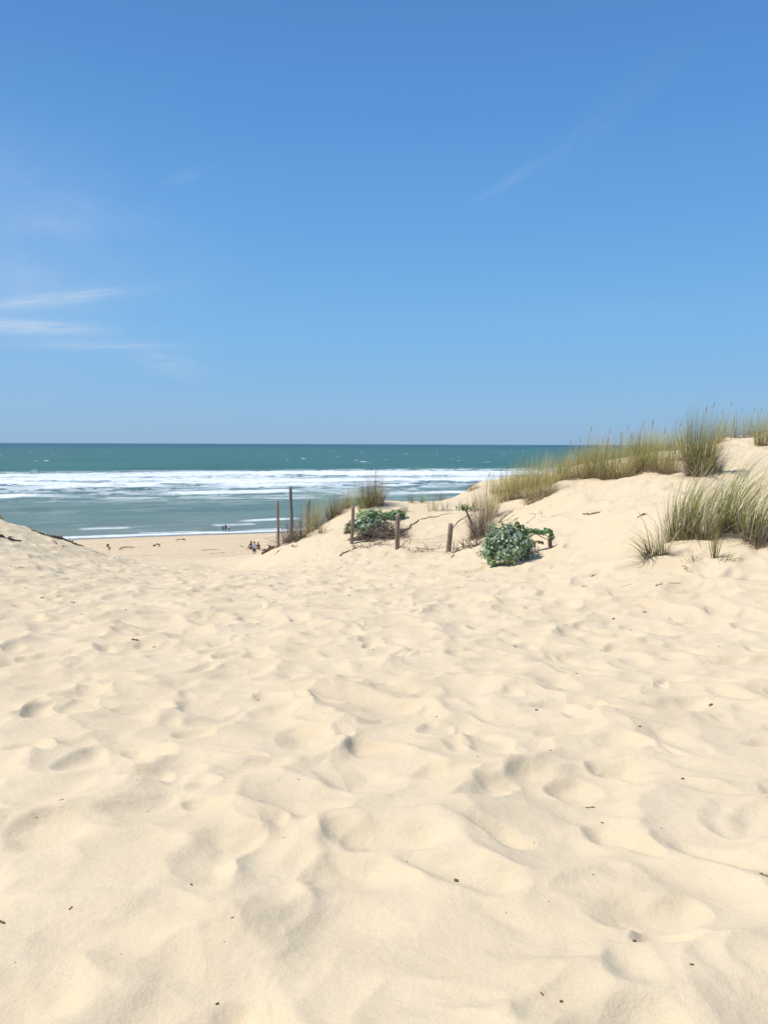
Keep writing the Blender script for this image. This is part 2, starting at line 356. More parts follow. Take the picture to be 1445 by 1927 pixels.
M_BLADE = leaf_material('grass_blades', .42, .5, .3); M_LEAF = leaf_material('holly_leaf', .35, .5, .35)
M_POST = wood_material('weathered_post', (.16, .12, .09), (.27, .215, .165), (.38, .32, .26))
M_GREYPOST = wood_material('grey_post', (.12, .115, .11), (.21, .20, .19), (.31, .29, .27))
M_DRIFT = wood_material('driftwood', (.09, .065, .04), (.17, .125, .08), (.27, .21, .15))
M_BARK = plain_noise('brown_bark', (.17, .10, .045), .8)
M_STRAW = plain_noise('straw', (.34, .25, .15), .8)
M_WIRE = plain_noise('rusty_wire', (.22, .15, .11), .7)

# ------------------------------------------------------------------ ground
fine = np.linspace(-R(33), R(33), 1250)
side = R(33) + (R(180) - R(33)) * np.linspace(0, 1, 110)[1:] ** 1.25
TH = np.concatenate([-side[::-1], fine, side[:-1]])
RR = np.concatenate([np.array([.1, .25, .45, .7]), np.exp(np.linspace(np.log(.9), np.log(46), 900)), np.exp(np.linspace(np.log(46), np.log(330), 190))[1:], np.exp(np.linspace(np.log(330), np.log(6000), 24))[1:]])
tt, rr_ = np.meshgrid(TH, RR)
gx = (rr_ * np.sin(tt)).ravel(); gy = (rr_ * np.cos(tt)).ravel()
gz = np.empty_like(gx)
for i in range(0, len(gx), 200000): gz[i:i + 200000] = H(gx[i:i + 200000], gy[i:i + 200000])
nc = len(TH); nr = len(RR)
I = np.arange(nr * nc).reshape(nr, nc); Ir = np.roll(I, -1, axis=1)
quads = np.stack([I[:-1], I[1:], Ir[1:], Ir[:-1]], -1).reshape(-1, 4)
V = np.stack([gx, gy, gz], -1); V = np.vstack([V, [[0, 0, hz(0, 0)]]])
tris = np.stack([I[0], Ir[0], np.full(nc, nr * nc)], -1)
tris = np.stack([np.full(nc, nr * nc), I[0], Ir[0]], -1)
me = np_mesh('ground', V, quads, M_SAND, tris)
vv = V[:, 0] * SN[0] + V[:, 1] * SN[1]; uu = V[:, 0] * SN[1] - V[:, 1] * SN[0]
wl = WATER_V + 2.0 * fbm(uu / 60, uu * 0, 91, 2)
zone = np.ones((len(V), 4), np.float32)
zone[:, 0] = sst(-13, -5, vv - wl + 2.5 * fbm(uu / 14, uu * 0, 92, 2)); zone[:, 1] = sst(30, 45, vv)
band = np.exp(-((vv - 108 - 5 * fbm(uu / 20, uu * 0, 93, 2)) / 4.0) ** 2) + .8 * np.exp(-((vv - 97 - 4 * fbm(uu / 20, uu * 0, 94, 2)) / 3.0) ** 2)
zone[:, 2] = .55 * band * sst(-.1, .5, fbm(uu / 7, vv / 1.5, 95, 4)) * sst(-45, -25, uu - 0 * vv) 
ca = me.color_attributes.new('zone', 'FLOAT_COLOR', 'POINT'); ca.data.foreach_set('color', zone.ravel())
ground = link('ground', me); tag(ground, kind='structure')

# ------------------------------------------------------------------ sea
st = np.linspace(-R(33), R(33), 800); sd = R(33) + R(62) * np.linspace(0, 1, 40)[1:]
ST = np.concatenate([-sd[::-1], st, sd])
SR = 1.0 / np.linspace(1 / 120.0, 1 / 90000.0, 900)
tt, rr_ = np.meshgrid(ST, SR); sx = (rr_ * np.sin(tt)).ravel(); sy = (rr_ * np.cos(tt)).ravel()
v = sx * SN[0] + sy * SN[1]; u = sx * SN[1] - sy * SN[0]; off = v - WATER_V
foam = np.zeros_like(v); wave = np.zeros_like(v)
def uv_of(px, y):                                   # sea point under a photo pixel, in coast axes
    Y = (EYE - SEA) * F / (y - 834.5 - .0033 * (px - CX)); X = Y * (px - CX) / F
    return X * SN[1] - Y * SN[0], X * SN[0] + Y * SN[1]
def crest(px0, y0, px1, y1, trail, amp, strength, seed, wig=6, width=None):
    """one breaker whose shoreward edge runs between two points; foam trails seaward of it"""
    global foam, wave
    width = width or trail * .45
    u0, v0 = uv_of(px0, y0); u1, v1 = uv_of(px1, y1); soft = (u1 - u0) * .10 + 2
    c = v0 + (u - u0) / (u1 - u0) * (v1 - v0) + wig * fbm(u / 70, u * 0, seed, 3) + wig * .5 * fbm(u / 13, u * 0, seed + 3, 4, .6)
    seg = sst(u0 - soft, u0 + soft, u) * (1 - sst(u1 - soft, u1 + soft, u))
    d = v - c
    front = sst(-2.5, .5, d) * (1 - sst(trail * .45, trail * (1.1 + .5 * fbm(u / 16, v / 16, seed + 7, 3)), d))
    tex = .40 + .60 * sst(-.50, .02, fbm(u / 7, v / 5, seed + 5, 5, .65))
    foam = np.maximum(foam, strength * seg * front * (tex ** sst(0, trail * .6, d)))
    wave = wave + amp * seg * np.exp(-((d - width * .5) / (width * .55)) ** 2) * (.65 + .5 * fbm(u / 9, v / 9, seed + 9, 3))
crest(215, 893, 2200, 893.5, 95, 2.2, 1.0, 10, 10, 26)
crest(-900, 913, 640, 909, 34, 1.4, 1.0, 16, 12, 14)
crest(340, 889, 2200, 889.5, 60, 1.6, 1.0, 12, 12, 22)
crest(-900, 899, 460, 896, 60, 1.4, .98, 13, 8, 18)
crest(-900, 907, 2200, 904, 74, 1.6, 1.0, 23, 12, 22)
crest(62, 920, 322, 916, 34, 1.5, 1.0, 30, 7, 12)
crest(-900, 921, 44, 919, 20, 1.4, 1.0, 35, 5, 11)
crest(-900, 938, 112, 935, 18, 1.2, 1.0, 40, 4, 8)
crest(310, 930, 570, 926, 22, 1.3, 1.0, 45, 5, 9)
crest(412, 916, 625, 913, 24, 1.2, .98, 50, 5, 10)
crest(685, 914, 785, 911, 16, 1.1, .95, 55, 4, 9)
crest(712, 927, 2200, 920, 15, 1.2, 1.0, 57, 5, 9)
crest(190, 938, 300, 936, 10, .6, .6, 60, 4, 7)
crest(390, 940, 600, 936, 12, .6, .65, 62, 5, 7)
crest(462, 980, 560, 976, 4, .3, .9, 64, 1.5, 3)
crest(640, 905, 1000, 902, 20, .8, .9, 66, 8, 10)
# foam left drifting between the breakers
zone_f = sst(255, 330, v + 40 * fbm(u / 50, v / 60, 70, 3)) * (1 - sst(590, 650, v))
lace = fbm(u / 10 + .9 * fbm(u / 6, v / 6, 71, 2), v / 9, 72, 6, .68)
foam = np.maximum(foam, zone_f * sst(-.24, .26, lace) * (.34 + .34 * sst(290, 400, v) + .27 * sst(400, 490, v)))
nearm = (1 - sst(330, 380, v)); lace2 = fbm(u / 16, v / 3.0, 80, 5, .6)
foam = np.maximum(foam, nearm * sst(.26, .65, lace2) * .20)
# swash at the edge
e = v - (WATER_V + 2.0 * fbm(u / 60, u * 0, 91, 2)) + .8 * fbm(u / 6, u * 0, 81, 3)
foam = np.maximum(foam, sst(-2.2, -.6, e) * (1 - sst(.8, 3.2, e - 2.2 * sst(-40, -10, u))) * .97)
foam = np.maximum(foam, np.exp(-((e - 6) / 1.1) ** 2) * sst(.10, .35, fbm(u / 12, u * 0, 83, 3)) * .7)
foam = np.maximum(foam, np.exp(-((e - 20) / 2.2) ** 2) * sst(.05, .35, fbm(u / 10, u * 0 + 4, 85, 3)) * .7)
# scattered whitecaps offshore
wc = fbm(u / 22, v / 34, 86, 3, .6); far = sst(640, 680, v) * (1 - sst(1500, 5000, v))
foam = np.maximum(foam, far * sst(.66, .78, wc) * .6)
foam = np.maximum(foam, np.exp(-((v - 740) / 12) ** 2) * (sst(-520, -480, u) * (1 - sst(-330, -290, u))) * sst(-.2, .2, fbm(u / 25, u * 0, 87, 3)) * .6)
foam = np.clip(foam * (.86 + .22 * fbm(u / 5, v / 4, 98, 4, .65)), 0, 1)
sw = .35 * np.sin(v / 9 + 2.5 * fbm(u / 60, v / 60, 88, 2)) * sst(200, 320, v) + .5 * fbm(u / 14, v / 7, 89, 3) * sst(210, 330, v) * (1 - sst(1500, 3000, v))
z = SEA + wave + sw * (1 - sst(2000, 6000, v)) + .06 * fbm(u / 3, v / 1.5, 90, 3)
# water colour with distance: sandy near the beach, bluish in the surf, teal offshore, then pale blue haze painted in towards the horizon
def lerp(a, b, t): return a[None, :] * (1 - t[:, None]) + b[None, :] * t[:, None]
cA = np.array([.155, .195, .158]); cB = np.array([.118, .182, .146]); cC = np.array([.095, .160, .155]); cD = np.array([.046, .128, .098]); cE = np.array([.030, .090, .110])
c = lerp(cA, cB, sst(190, 260, v)); c = c + (cC - c) * sst(310, 380, v)[:, None]; c = c + (cD - c) * sst(560, 640, v)[:, None]; c = c + (cE - c) * sst(900, 7000, v)[:, None]; c = c + (np.array([.055, .125, .18]) - c) * sst(8000, 40000, v)[:, None]
sed = fbm(u / 45, v / 16, 96, 4)
c = c * (1 + (.22 * sed * (1 - sst(600, 1500, v)) + .12 * fbm(u / 150, v / 90, 97, 3) * sst(600, 700, v))[:, None])
c[:, 0] += .02 * np.clip(sed, 0, 1) * (1 - sst(300, 600, v))
nc = len(ST); nr = len(SR); I = np.arange(nr * nc).reshape(nr, nc)
quads = np.stack([I[:-1, :-1], I[1:, :-1], I[1:, 1:], I[:-1, 1:]], -1).reshape(-1, 4)
me = np_mesh('water', np.stack([sx, sy, z], -1), quads, M_SEA)
for nm, arr in (('col', np.clip(c, 0, 1)), ('foam', np.repeat(foam[:, None], 3, 1))):
    ca = me.color_attributes.new(nm, 'FLOAT_COLOR', 'POINT'); a4 = np.ones((len(v), 4), np.float32); a4[:, :3] = arr; ca.data.foreach_set('color', a4.ravel())
sea = link('water', me); tag(sea, kind='structure')

# ------------------------------------------------------------------ grass
PAL = {'olive': [(.46, .41, .10), (.55, .49, .17), (.32, .31, .07), (.66, .57, .29)],
       'green': [(.19, .21, .045), (.28, .28, .06), (.37, .34, .10), (.50, .43, .20)],
       'rust':  [(.28, .19, .08), (.36, .26, .11), (.21, .14, .06), (.29, .27, .09)],
       'lime':  [(.30, .38, .07), (.38, .44, .10), (.24, .31, .06)],
       'straw': [(.42, .35, .22), (.50, .42, .29), (.34, .27, .17)],
       'dead':  [(.40, .32, .25), (.52, .44, .36), (.28, .21, .16), (.20, .15, .11)],
       'pale':  [(.70, .64, .34), (.36, .36, .11), (.42, .40, .12), (.72, .64, .42), (.30, .31, .09)]}
def blade(mb, base, az_, lean, length, width, bend, wind, pal, seg=5, tipc=None):
    """one ribbon that leaves the ground at `lean` from vertical, droops by `bend` and is carried by `wind`"""
    c = rnd.choice(pal); j = rnd.uniform(.8, 1.2); c = tuple(x * j for x in c)
    d = Vector((math.sin(az_) * math.sin(lean), math.cos(az_) * math.sin(lean), math.cos(lean)))
    sidev = Vector((math.cos(az_ + rnd.uniform(-.9, .9)), -math.sin(az_), 0)).normalized()
    p = Vector(base); vs = []; cs = []; st_ = length / seg
    for i in range(seg + 1):
        t = i / seg; w_ = width * (1 - t ** 2.2) * .5 + .0006
        vs += [p - sidev * w_, p + sidev * w_]
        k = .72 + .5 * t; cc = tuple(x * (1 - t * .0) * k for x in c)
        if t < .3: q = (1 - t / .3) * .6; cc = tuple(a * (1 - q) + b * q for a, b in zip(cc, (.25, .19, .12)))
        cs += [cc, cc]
        d = (d + Vector((wind[0], wind[1], 0)) * (.3 + 1.75 * t) / seg + Vector((0, 0, -bend * (.3 + 1.4 * t) / seg))).normalized()
        p = p + d * st_
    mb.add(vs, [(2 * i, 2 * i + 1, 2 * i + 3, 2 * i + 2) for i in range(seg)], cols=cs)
    return p, d
def grass(px, py, top, wpx, n, pal='olive', wind=(.35, .1), dry=.35, heads=0, label='', group=None, Y=None, spread=.35, bend=.35, bw=.007, thatch=True, fill=1.0):
    g = hit(px, py, Y); m_ = g.y / F                       # metres per photo pixel there
    h = (py - top) * m_; rad = wpx * m_ * .5
    t = empty('marram_tuft', g, label, 'marram tuft', group)
    mb = MB(); dm = MB(); P_ = PAL[pal]
    rb = max(.05, rad * .75 * fill)
    def foot(k=1.0):
        a = rnd.uniform(0, 2 * math.pi); q = rb * k * math.sqrt(rnd.random()); x = q * math.cos(a); y = q * math.sin(a) * .8
        return x, y, a, q / rb
    hv = rnd.uniform(.92, 1.14) * (1.10 if group and 'crest' in group else 1); h *= hv; n = int(n * (1.0 if group and 'crest' in group else 1))
    feet = [foot() for _ in range(n)]
    fx = np.array([f[0] + g.x for f in feet]); fy = np.array([f[1] + g.y for f in feet]); fz = H(fx, fy) - g.z
    for (x, y, a, q), zz in zip(feet, fz):
        L_ = h * rnd.uniform(.62, 1.12) * (1.12 - .35 * q); ln = spread * q * rnd.uniform(.3, 1.3) + rnd.uniform(0, .12)
        az_ = math.atan2(x, y) + rnd.gauss(0, .5)
        if rnd.random() < .10: ln += rnd.uniform(.4, .9); L_ *= .8
        blade(mb, (x, y, zz - .02), az_, ln, L_ * 1.08, bw * rnd.uniform(.7, 1.3), bend * rnd.uniform(.2, 1.4), (wind[0] * rnd.uniform(.4, 1.3), wind[1]), P_ if rnd.random() > .12 else PAL['straw'])
    nd = int(n * dry); nd = nd if nd > 30 else 0
    if nd:
        feet = [foot(1.1) for _ in range(nd)]
        fx = np.array([f[0] + g.x for f in feet]); fy = np.array([f[1] + g.y for f in feet]); fz = H(fx, fy) - g.z
        for (x, y, a, q), zz in zip(feet, fz):
            blade(dm, (x, y, zz - .01), math.atan2(x, y) + rnd.gauss(0, .8), rnd.uniform(.2, 1.15), h * rnd.uniform(.25, .62), bw * rnd.uniform(.7, 1.3), rnd.uniform(.4, 2.0), (wind[0] * .4, 0), PAL['dead'])
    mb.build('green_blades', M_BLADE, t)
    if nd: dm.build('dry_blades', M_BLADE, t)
    for _ in range((heads + 1) // 2):
        sm = MB(); x, y, a, q = foot(.8); zz = hz(g.x + x, g.y + y) - g.z
        L_ = h * rnd.uniform(.88, 1.08); wx = rnd.uniform(.02, .18); pts = [Vector((x + wx * L_ * (k / 6) ** 2, y, zz + L_ * k / 6)) for k in range(7)]
        sm.tube(pts, .003, 4, (.36, .30, .16))
        e0 = pts[-1]; dr = (pts[-1] - pts[-2]).normalized()
        sm.tube([e0, e0 + dr * .05, e0 + dr * .13, e0 + dr * .2], [.005, .011, .010, .002], 5, (.42, .33, .20))
        sm.build('seed_head', M_BLADE, t)
    return t

ORD = ['first', 'second', 'third', 'fourth', 'fifth', 'sixth', 'seventh', 'eighth', 'ninth']
CREST = 'marram tufts along the crest of the right hand dune'
FARG = 'marram tufts on the far top of the dune'
SMALLG = 'small tufts on the sand hump by the fence'
# left hump, around the tall posts
grass(545, 1020, 962, 34, 90, 'dead', (.1, 0), .5, 0, 'dead tan brush between the two leftmost tall posts', bend=.5, spread=.5)
grass(566, 1010, 948, 34, 90, 'rust', (.1, 0), .4, 0, 'rusty brown tuft just right of the tallest grey post', bend=.5, spread=.5)
grass(592, 990, 928, 48, 220, 'olive', (.12, 0), .3, 0, 'olive tuft rising behind the third post from the left', bend=.4)
grass(603, 1003, 972, 26, 60, 'dead', (.1, 0), .5, 0, 'low grey brown tuft right of the third post from the left', bend=.9, spread=.7)
grass(627, 974, 926, 38, 240, 'rust', (.1, 0), .5, 0, 'rusty brown rounded tuft at the left end of the sand hump', bend=.5, spread=.5)
grass(655, 955, 914, 46, 170, 'olive', (.18, 0), .4, 1, 'pale olive tuft between the rusty tuft and the tall brown tuft', spread=.5)
grass(681, 957, 914, 26, 110, 'lime', (.12, 0), .2, 0, 'bright green tuft at the foot of the tall brown tuft', spread=.4)
grass(702, 951, 893, 48, 420, 'rust', (.12, 0), .5, 3, 'tall dense brown tuft topping the sand hump against the surf', spread=.4)
for (px, py, tp, wd, pl, lb) in ((774, 947, 923, 16, 'rust', 'thin brown tuft on the hump skyline, right of the tall brown tuft'), (796, 947, 922, 14, 'olive', 'thin olive tuft on the hump skyline above the second wooden post'),
                             (829, 941, 920, 26, 'rust', 'reddish tuft on the hump skyline, nearest the dark slope edge'), (815, 962, 930, 26, 'lime', 'sparse yellow green tuft below the reddish skyline tuft'),
                             (838, 962, 938, 24, 'dead', 'short dead tuft right of the sparse yellow green tuft'), (762, 962, 945, 16, 'dead', 'short dead tuft by the small green plant on the hump')):
    grass(px, py, tp, wd, 46, pl, (.12, 0), .5, 0, lb, SMALLG, spread=.5)
grass(889, 922, 900, 30, 70, 'rust', (.2, 0), .6, 0, 'low rusty tuft on the dark slope edge against the surf', bend=.8)
grass(912, 905, 893, 40, 80, 'olive', (.2, 0), .6, 0, 'low olive fringe at the left end of the ridge', bend=.8, Y=32.4)
# the big dry clump
grass(905, 1010, 938, 46, 330, 'dead', (-.02, 0), .9, 0, 'grey dead clump hanging below the left end of the ridge', spread=.5, bend=.5, bw=.009)
grass(918, 975, 902, 44, 200, 'olive', (.08, 0), .4, 1, 'upright olive clump growing above the grey dead clump', spread=.4)
grass(893, 962, 925, 26, 60, 'olive', (.05, 0), .3, 0, 'thin olive tuft just left of the upright olive clump', spread=.4)
# ridge
ridge = [(950, 943, 880, 40, 160), (976, 942, 876, 44, 190), (1004, 938, 866, 44, 190), (1028, 934, 870, 36, 120), (935, 925, 886, 34, 90), (965, 918, 872, 40, 150), (992, 912, 862, 40, 160), (1018, 904, 856, 40, 160)]
for i, (a, b, c_, d_, n) in enumerate(ridge):
    grass(a, b, c_, d_, n, 'olive', (.12, 0), .45, 1 if i % 2 else 0, ORD[i] + ' olive tuft from the left in the lower left part of the crest row', CREST + ', lower left part', spread=.4)
ridge = [(1046, 907, 852, 44, 150), (1062, 903, 842, 40, 190), (1088, 901, 848, 50, 210), (1112, 899, 830, 42, 240), (1136, 898, 832, 48, 220), (1062, 884, 848, 46, 130), (1094, 876, 834, 46, 130), (1126, 870, 826, 46, 150)]
for i, (a, b, c_, d_, n) in enumerate(ridge):
    grass(a, b, c_, d_, n, 'olive', (.15, 0), .5, 1 + i % 2, ORD[i] + ' olive tuft of the middle part of the crest row, ' + ('front line' if i < 5 else 'back line'), CREST + ', middle part', spread=.4)
grass(1160, 895, 822, 70, 360, 'olive', (.12, 0), .8, 4, 'broad olive clump with grey dead base fanning onto bare sand', spread=.6, bend=.5)
ridge = [(1190, 882, 828, 46, 200), (1214, 884, 806, 44, 300), (1240, 886, 822, 48, 220), (1262, 888, 824, 40, 150), (1165, 864, 820, 46, 150), (1200, 858, 812, 46, 170), (1236, 852, 806, 46, 160), (1270, 846, 800, 46, 150), (1288, 868, 806, 44, 140)]
for i, (a, b, c_, d_, n) in enumerate(ridge):
    grass(a, b, c_, d_, n, 'olive', (.18, 0), .5, 1 + i % 2, ORD[i] + ' olive tuft of the crest row near the tallest dark clump, ' + ('front line' if i < 4 else 'back line'), CREST + ', upper part', spread=.45)
grass(1316, 897, 784, 74, 620, 'green', (.10, 0), .7, 3, 'tallest and darkest green clump on the dune crest', spread=.35, bend=.35, fill=.9)
grass(1342, 893, 850, 40, 160, 'dead', (.5, 0), .6, 0, 'dead brown fringe spreading right from the tallest clump', spread=.8, bend=1.0)
for i, (a, b, c_, d_, n) in enumerate(((1352, 832, 782, 28, 70), (1366, 828, 776, 26, 70), (1384, 826, 772, 28, 80), (1400, 822, 772, 26, 70), (1416, 820, 770, 26, 70))):
    grass(a, b, c_, d_, n, 'olive', (.06, 0), .5, 1, ORD[i] + ' upright tuft from the left on the far dune top against the sky', FARG, spread=.25, bend=.15)
grass(1431, 838, 764, 28, 170, 'olive', (.05, 0), .2, 1, 'narrow tuft at the right edge standing on bare sand', spread=.3, bend=.15)
grass(1452, 832, 768, 28, 130, 'olive', (.05, 0), .2, 1, 'tuft cut by the right edge of the photo, below the dune top', spread=.3, bend=.15)
# near clumps at right
grass(1266, 1018, 925, 34, 110, 'green', (.35, .1), .4, 0, 'upright green tuft at the left of the big windswept clump', spread=.3)
grass(1290, 1014, 862, 56, 200, 'pale', (1.0, .1), .35, 0, 'big windswept marram clump, left one of the near pair', spread=.25, bend=.45, bw=.010)
grass(1328, 1002, 850, 44, 130, 'pale', (1.1, .1), .4, 0, 'windswept clump between the near pair, leaning right', spread=.3, bend=.45, bw=.010, Y=13.4)
grass(1372, 994, 832, 58, 205, 'pale', (1.25, .1), .4, 0, 'big windswept marram clump, right one of the near pair', spread=.3, bend=.5, bw=.010, Y=13.6)
grass(1425, 1004, 842, 62, 190, 'pale', (1.3, .1), .8, 0, 'windswept clump with brown base at the right edge', spread=.5, bend=.6, bw=.010, Y=13.0)
grass(1436, 1022, 980, 60, 160, 'dead', (.8, 0), .5, 0, 'flattened dead brown grass at the right edge', spread=1.0, bend=1.2, bw=.009)
grass(1222, 1052, 962, 26, 70, 'green', (-1.5, 0), .9, 0, 'low arching tuft with red brown base, leftmost of the near grasses', spread=1.1, bend=1.0, bw=.009)
grass(1246, 1046, 978, 24, 60, 'pale', (.1, 0), .9, 0, 'small upright tuft beside the low arching tuft', spread=.5, bend=.6)
grass(1343, 1050, 985, 12, 34, 'green', (.05, 0), .4, 0, 'slender green tuft alone in front of the windswept clumps', spread=.2, bend=.2)
grass(1366, 1056, 1034, 40, 40, 'green', (.9, 0), .4, 0, 'trailing green blades right of the slender tuft', spread=1.1, bend=.9)
grass(1302, 1058, 1030, 30, 34, 'dead', (.5, 0), .6, 0, 'few trailing dry blades under the left windswept clump', spread=1.1, bend=1.2)
# left dune
grass(62, 1000, 992, 30, 50, 'rust', (.3, 0), .8, 0, 'low scrubby greenery lying along the left dune edge', spread=1.1, bend=1.6, Y=22.6)
grass(3, 982, 968, 10, 30, 'rust', (.1, 0), .5, 0, 'dark tuft at the left edge of the photo on the dune top', spread=.5, Y=22.2)

# ------------------------------------------------------------------ sea holly bushes
def leaf(mb, p, nrm, size, col, rim):
    nrm = nrm.normalized(); a = nrm.cross(Vector((rnd.uniform(-1, 1), rnd.uniform(-1, 1), rnd.uniform(-1, 1)))).normalized(); b = nrm.cross(a)
    k = 9; vs = [p + nrm * size * .10]; cs = [col]
    base = p - a * size * .45
    for i in range(k):
        th = -2.6 + 5.2 * i / (k - 1); rr = size * (.62 if i % 2 else .46) * rnd.uniform(.9, 1.1)
        vs.append(p + a * math.cos(th) * rr + b * math.sin(th) * rr * 1.1 + nrm * size * (.14 if i % 2 else -.06)); cs.append(rim if i % 2 else col)
    vs.append(base); cs.append(rim)
    mb.add(vs, tris=[(0, 1 + i, 1 + (i + 1) % (k + 1)) for i in range(k + 1)], cols=cs)
GL = [((.14, .20, .10), (.30, .37, .24)), ((.22, .285, .17), (.44, .50, .39)), ((.30, .36, .27), (.58, .62, .54)), ((.09, .155, .05), (.18, .26, .11)), ((.40, .45, .36), (.70, .74, .66)), ((.13, .23, .06), (.24, .35, .13))]
DG = [((.09, .18, .06), (.20, .29, .13)), ((.13, .23, .08), (.28, .38, .18)), ((.17, .26, .10), (.38, .45, .30))]
YG = [((.25, .20, .06), (.38, .30, .12)), ((.16, .11, .05), (.26, .19, .10)), ((.12, .16, .05), (.2, .25, .1))]
def foliage(blobs, size, pals):
    mb = MB()
    for (c0, rx, ry, rz, n, pi) in blobs:
        c0 = Vector(c0)
        for _ in range(n):
            th = rnd.uniform(0, 2 * math.pi); ph = math.acos(rnd.uniform(-.35, 1)); q = rnd.uniform(.55, 1.04) ** .6
            lump = 1 + .18 * math.sin(3 * th + c0.x * 9) + .17 * math.sin(5 * ph + 4 * th)
            d = Vector((math.cos(th) * math.sin(ph), math.sin(th) * math.sin(ph), math.cos(ph)))
            p = c0 + Vector((d.x * rx, d.y * ry, d.z * rz)) * q * lump
            col, rim = rnd.choice(pals[pi]); k = rnd.uniform(1.05, 1.55)
            leaf(mb, p, d + Vector((rnd.gauss(0, .5), rnd.gauss(0, .5), rnd.gauss(.2, .5))), size * rnd.uniform(.6, 1.35), tuple(x * k for x in col), tuple(x * k for x in rim))
    return mb
def stems(c0, targets, r=.012, col=(.30, .24, .15)):
    mb = MB()
    for t_ in targets:
        a = Vector(c0); b = Vector(t_); mid = a.lerp(b, .5) + Vector((rnd.uniform(-.04, .04), rnd.uniform(-.04, .04), .06))
        mb.tube([a, mid, b], [r, r * .8, r * .4], 5, col)
    return mb
g = hit(960, 1073, 16.3); m_ = g.y / F
t = empty('sea_holly_bush', g, 'large round grey green spiky leaved bush alone on the open sand', 'bush'); t.scale = (.80, .9, 1.0)
PL = [GL, DG, YG]; PL2 = [GL + [((.30, .36, .12), (.48, .54, .28)), ((.40, .46, .34), (.68, .72, .6)), ((.25, .33, .10), (.44, .5, .25))], [((.18, .30, .09), (.36, .46, .22)), ((.24, .34, .10), (.44, .52, .28))], YG]
bl = [((-.02, .45, .28), .60, .45, .50, 2300, 0), ((-.30, .40, .22), .30, .3, .42, 600, 0), ((.30, .42, .26), .34, .32, .42, 700, 0), ((.02, .25, .14), .44, .24, .22, 700, 0), ((.22, .62, .50), .26, .2, .22, 130, 1), ((.34, .6, .48), .2, .2, .26, 90, 2), ((-.12, .5, .56), .34, .26, .2, 300, 0), ((.22, .4, .80), .07, .07, .09, 34, 1), ((.02, .4, .78), .09, .08, .06, 40, 0), ((-.32, .4, .62), .10, .1, .08, 46, 0), ((.45, .4, .62), .09, .08, .09, 40, 1), ((.36, .4, .74), .07, .06, .07, 24, 2), ((-.58, .35, .42), .07, .08, .1, 30, 1)]
foliage(bl, .052, PL).build('foliage', M_LEAF, t)
foliage([((-.52, .18, .16), .09, .08, .10, 36, 1), ((-.45, .10, .05), .12, .08, .05, 20, 1)], .07, PL).build('side_shoot', M_LEAF, t)
stems((0, .45, 0), [(rnd.uniform(-.5, .5), .45 + rnd.uniform(-.3, .3), rnd.uniform(.2, .6)) for _ in range(26)] + [(-.5, .2, .12), (-.5, .1, .03), (.6, .4, .1)]).build('stems', M_BLADE, t)
# the arching shoot right of it
g = hit(1040, 1044, 17.2)
t = empty('sea_holly_shoot', g, 'arching leafy sea holly shoot beside the old stump, right of the large bush', 'plant')
foliage([((-.50, .2, .36), .10, .10, .07, 30, 1), ((-.36, .2, .34), .13, .10, .07, 60, 1), ((-.20, .2, .31), .10, .10, .06, 34, 1), ((-.08, .2, .33), .10, .10, .09, 56, 1), ((-.01, .15, .22), .06, .06, .10, 36, 1), ((-.30, .15, .10), .12, .06, .05, 26, 2), ((-.46, .12, .04), .10, .06, .04, 20, 0)], .062, PL).build('foliage', M_LEAF, t)
sm = MB(); sm.tube([(-.60, .2, .06), (-.50, .2, .22), (-.36, .2, .30), (-.14, .2, .29), (-.02, .16, .18)], [.016, .014, .012, .01, .008], 6, (.36, .30, .20))
sm.tube([(-.34, .2, .32), (-.2, .18, .22), (-.02, .12, .16)], [.012, .01, .008], 6, (.36, .27, .15)); sm.build('stems', M_BLADE, t)
# bush on the fence post
g = hit(690, 1024, 24.4)
t = empty('sea_holly_bush', g, 'spreading grey green bush growing around the third wooden post from the right', 'bush')
foliage([((-.18, .35, .30), .42, .35, .36, 620, 0), ((.18, .5, .42), .40, .3, .42, 520, 0), ((-.05, .6, .68), .3, .25, .22, 120, 1), ((-.46, .4, .36), .2, .2, .2, 90, 2), ((.25, .55, .62), .28, .2, .26, 200, 1), ((.48, .4, .2), .2, .2, .2, 90, 0), ((-.6, .4, .2), .12, .12, .14, 50, 2)], .075, PL2).build('foliage', M_LEAF, t)
stems((0, .3, -.02), [(rnd.uniform(-.6, .6), .4 + rnd.uniform(-.3, .3), rnd.uniform(.15, .6)) for _ in range(22)] + [(-.62, .1, .02), (-.5, 0, .0), (.7, .3, .05)]).build('stems', M_BLADE, t)
g = hit(740, 972, 26.5)
t = empty('sea_holly_bush', g, 'small dark green bush on the hump behind the second wooden post', 'bush')
foliage([((-.14, .1, .10), .24, .2, .12, 150, 1), ((.14, .15, .15), .24, .2, .14, 170, 1), ((-.34, .1, .02), .16, .12, .1, 70, 0)], .085, PL).build('foliage', M_LEAF, t)
stems((0, .1, -.05), [(rnd.uniform(-.3, .3), .1, rnd.uniform(.05, .2)) for _ in range(8)]).build('stems', M_BLADE, t)
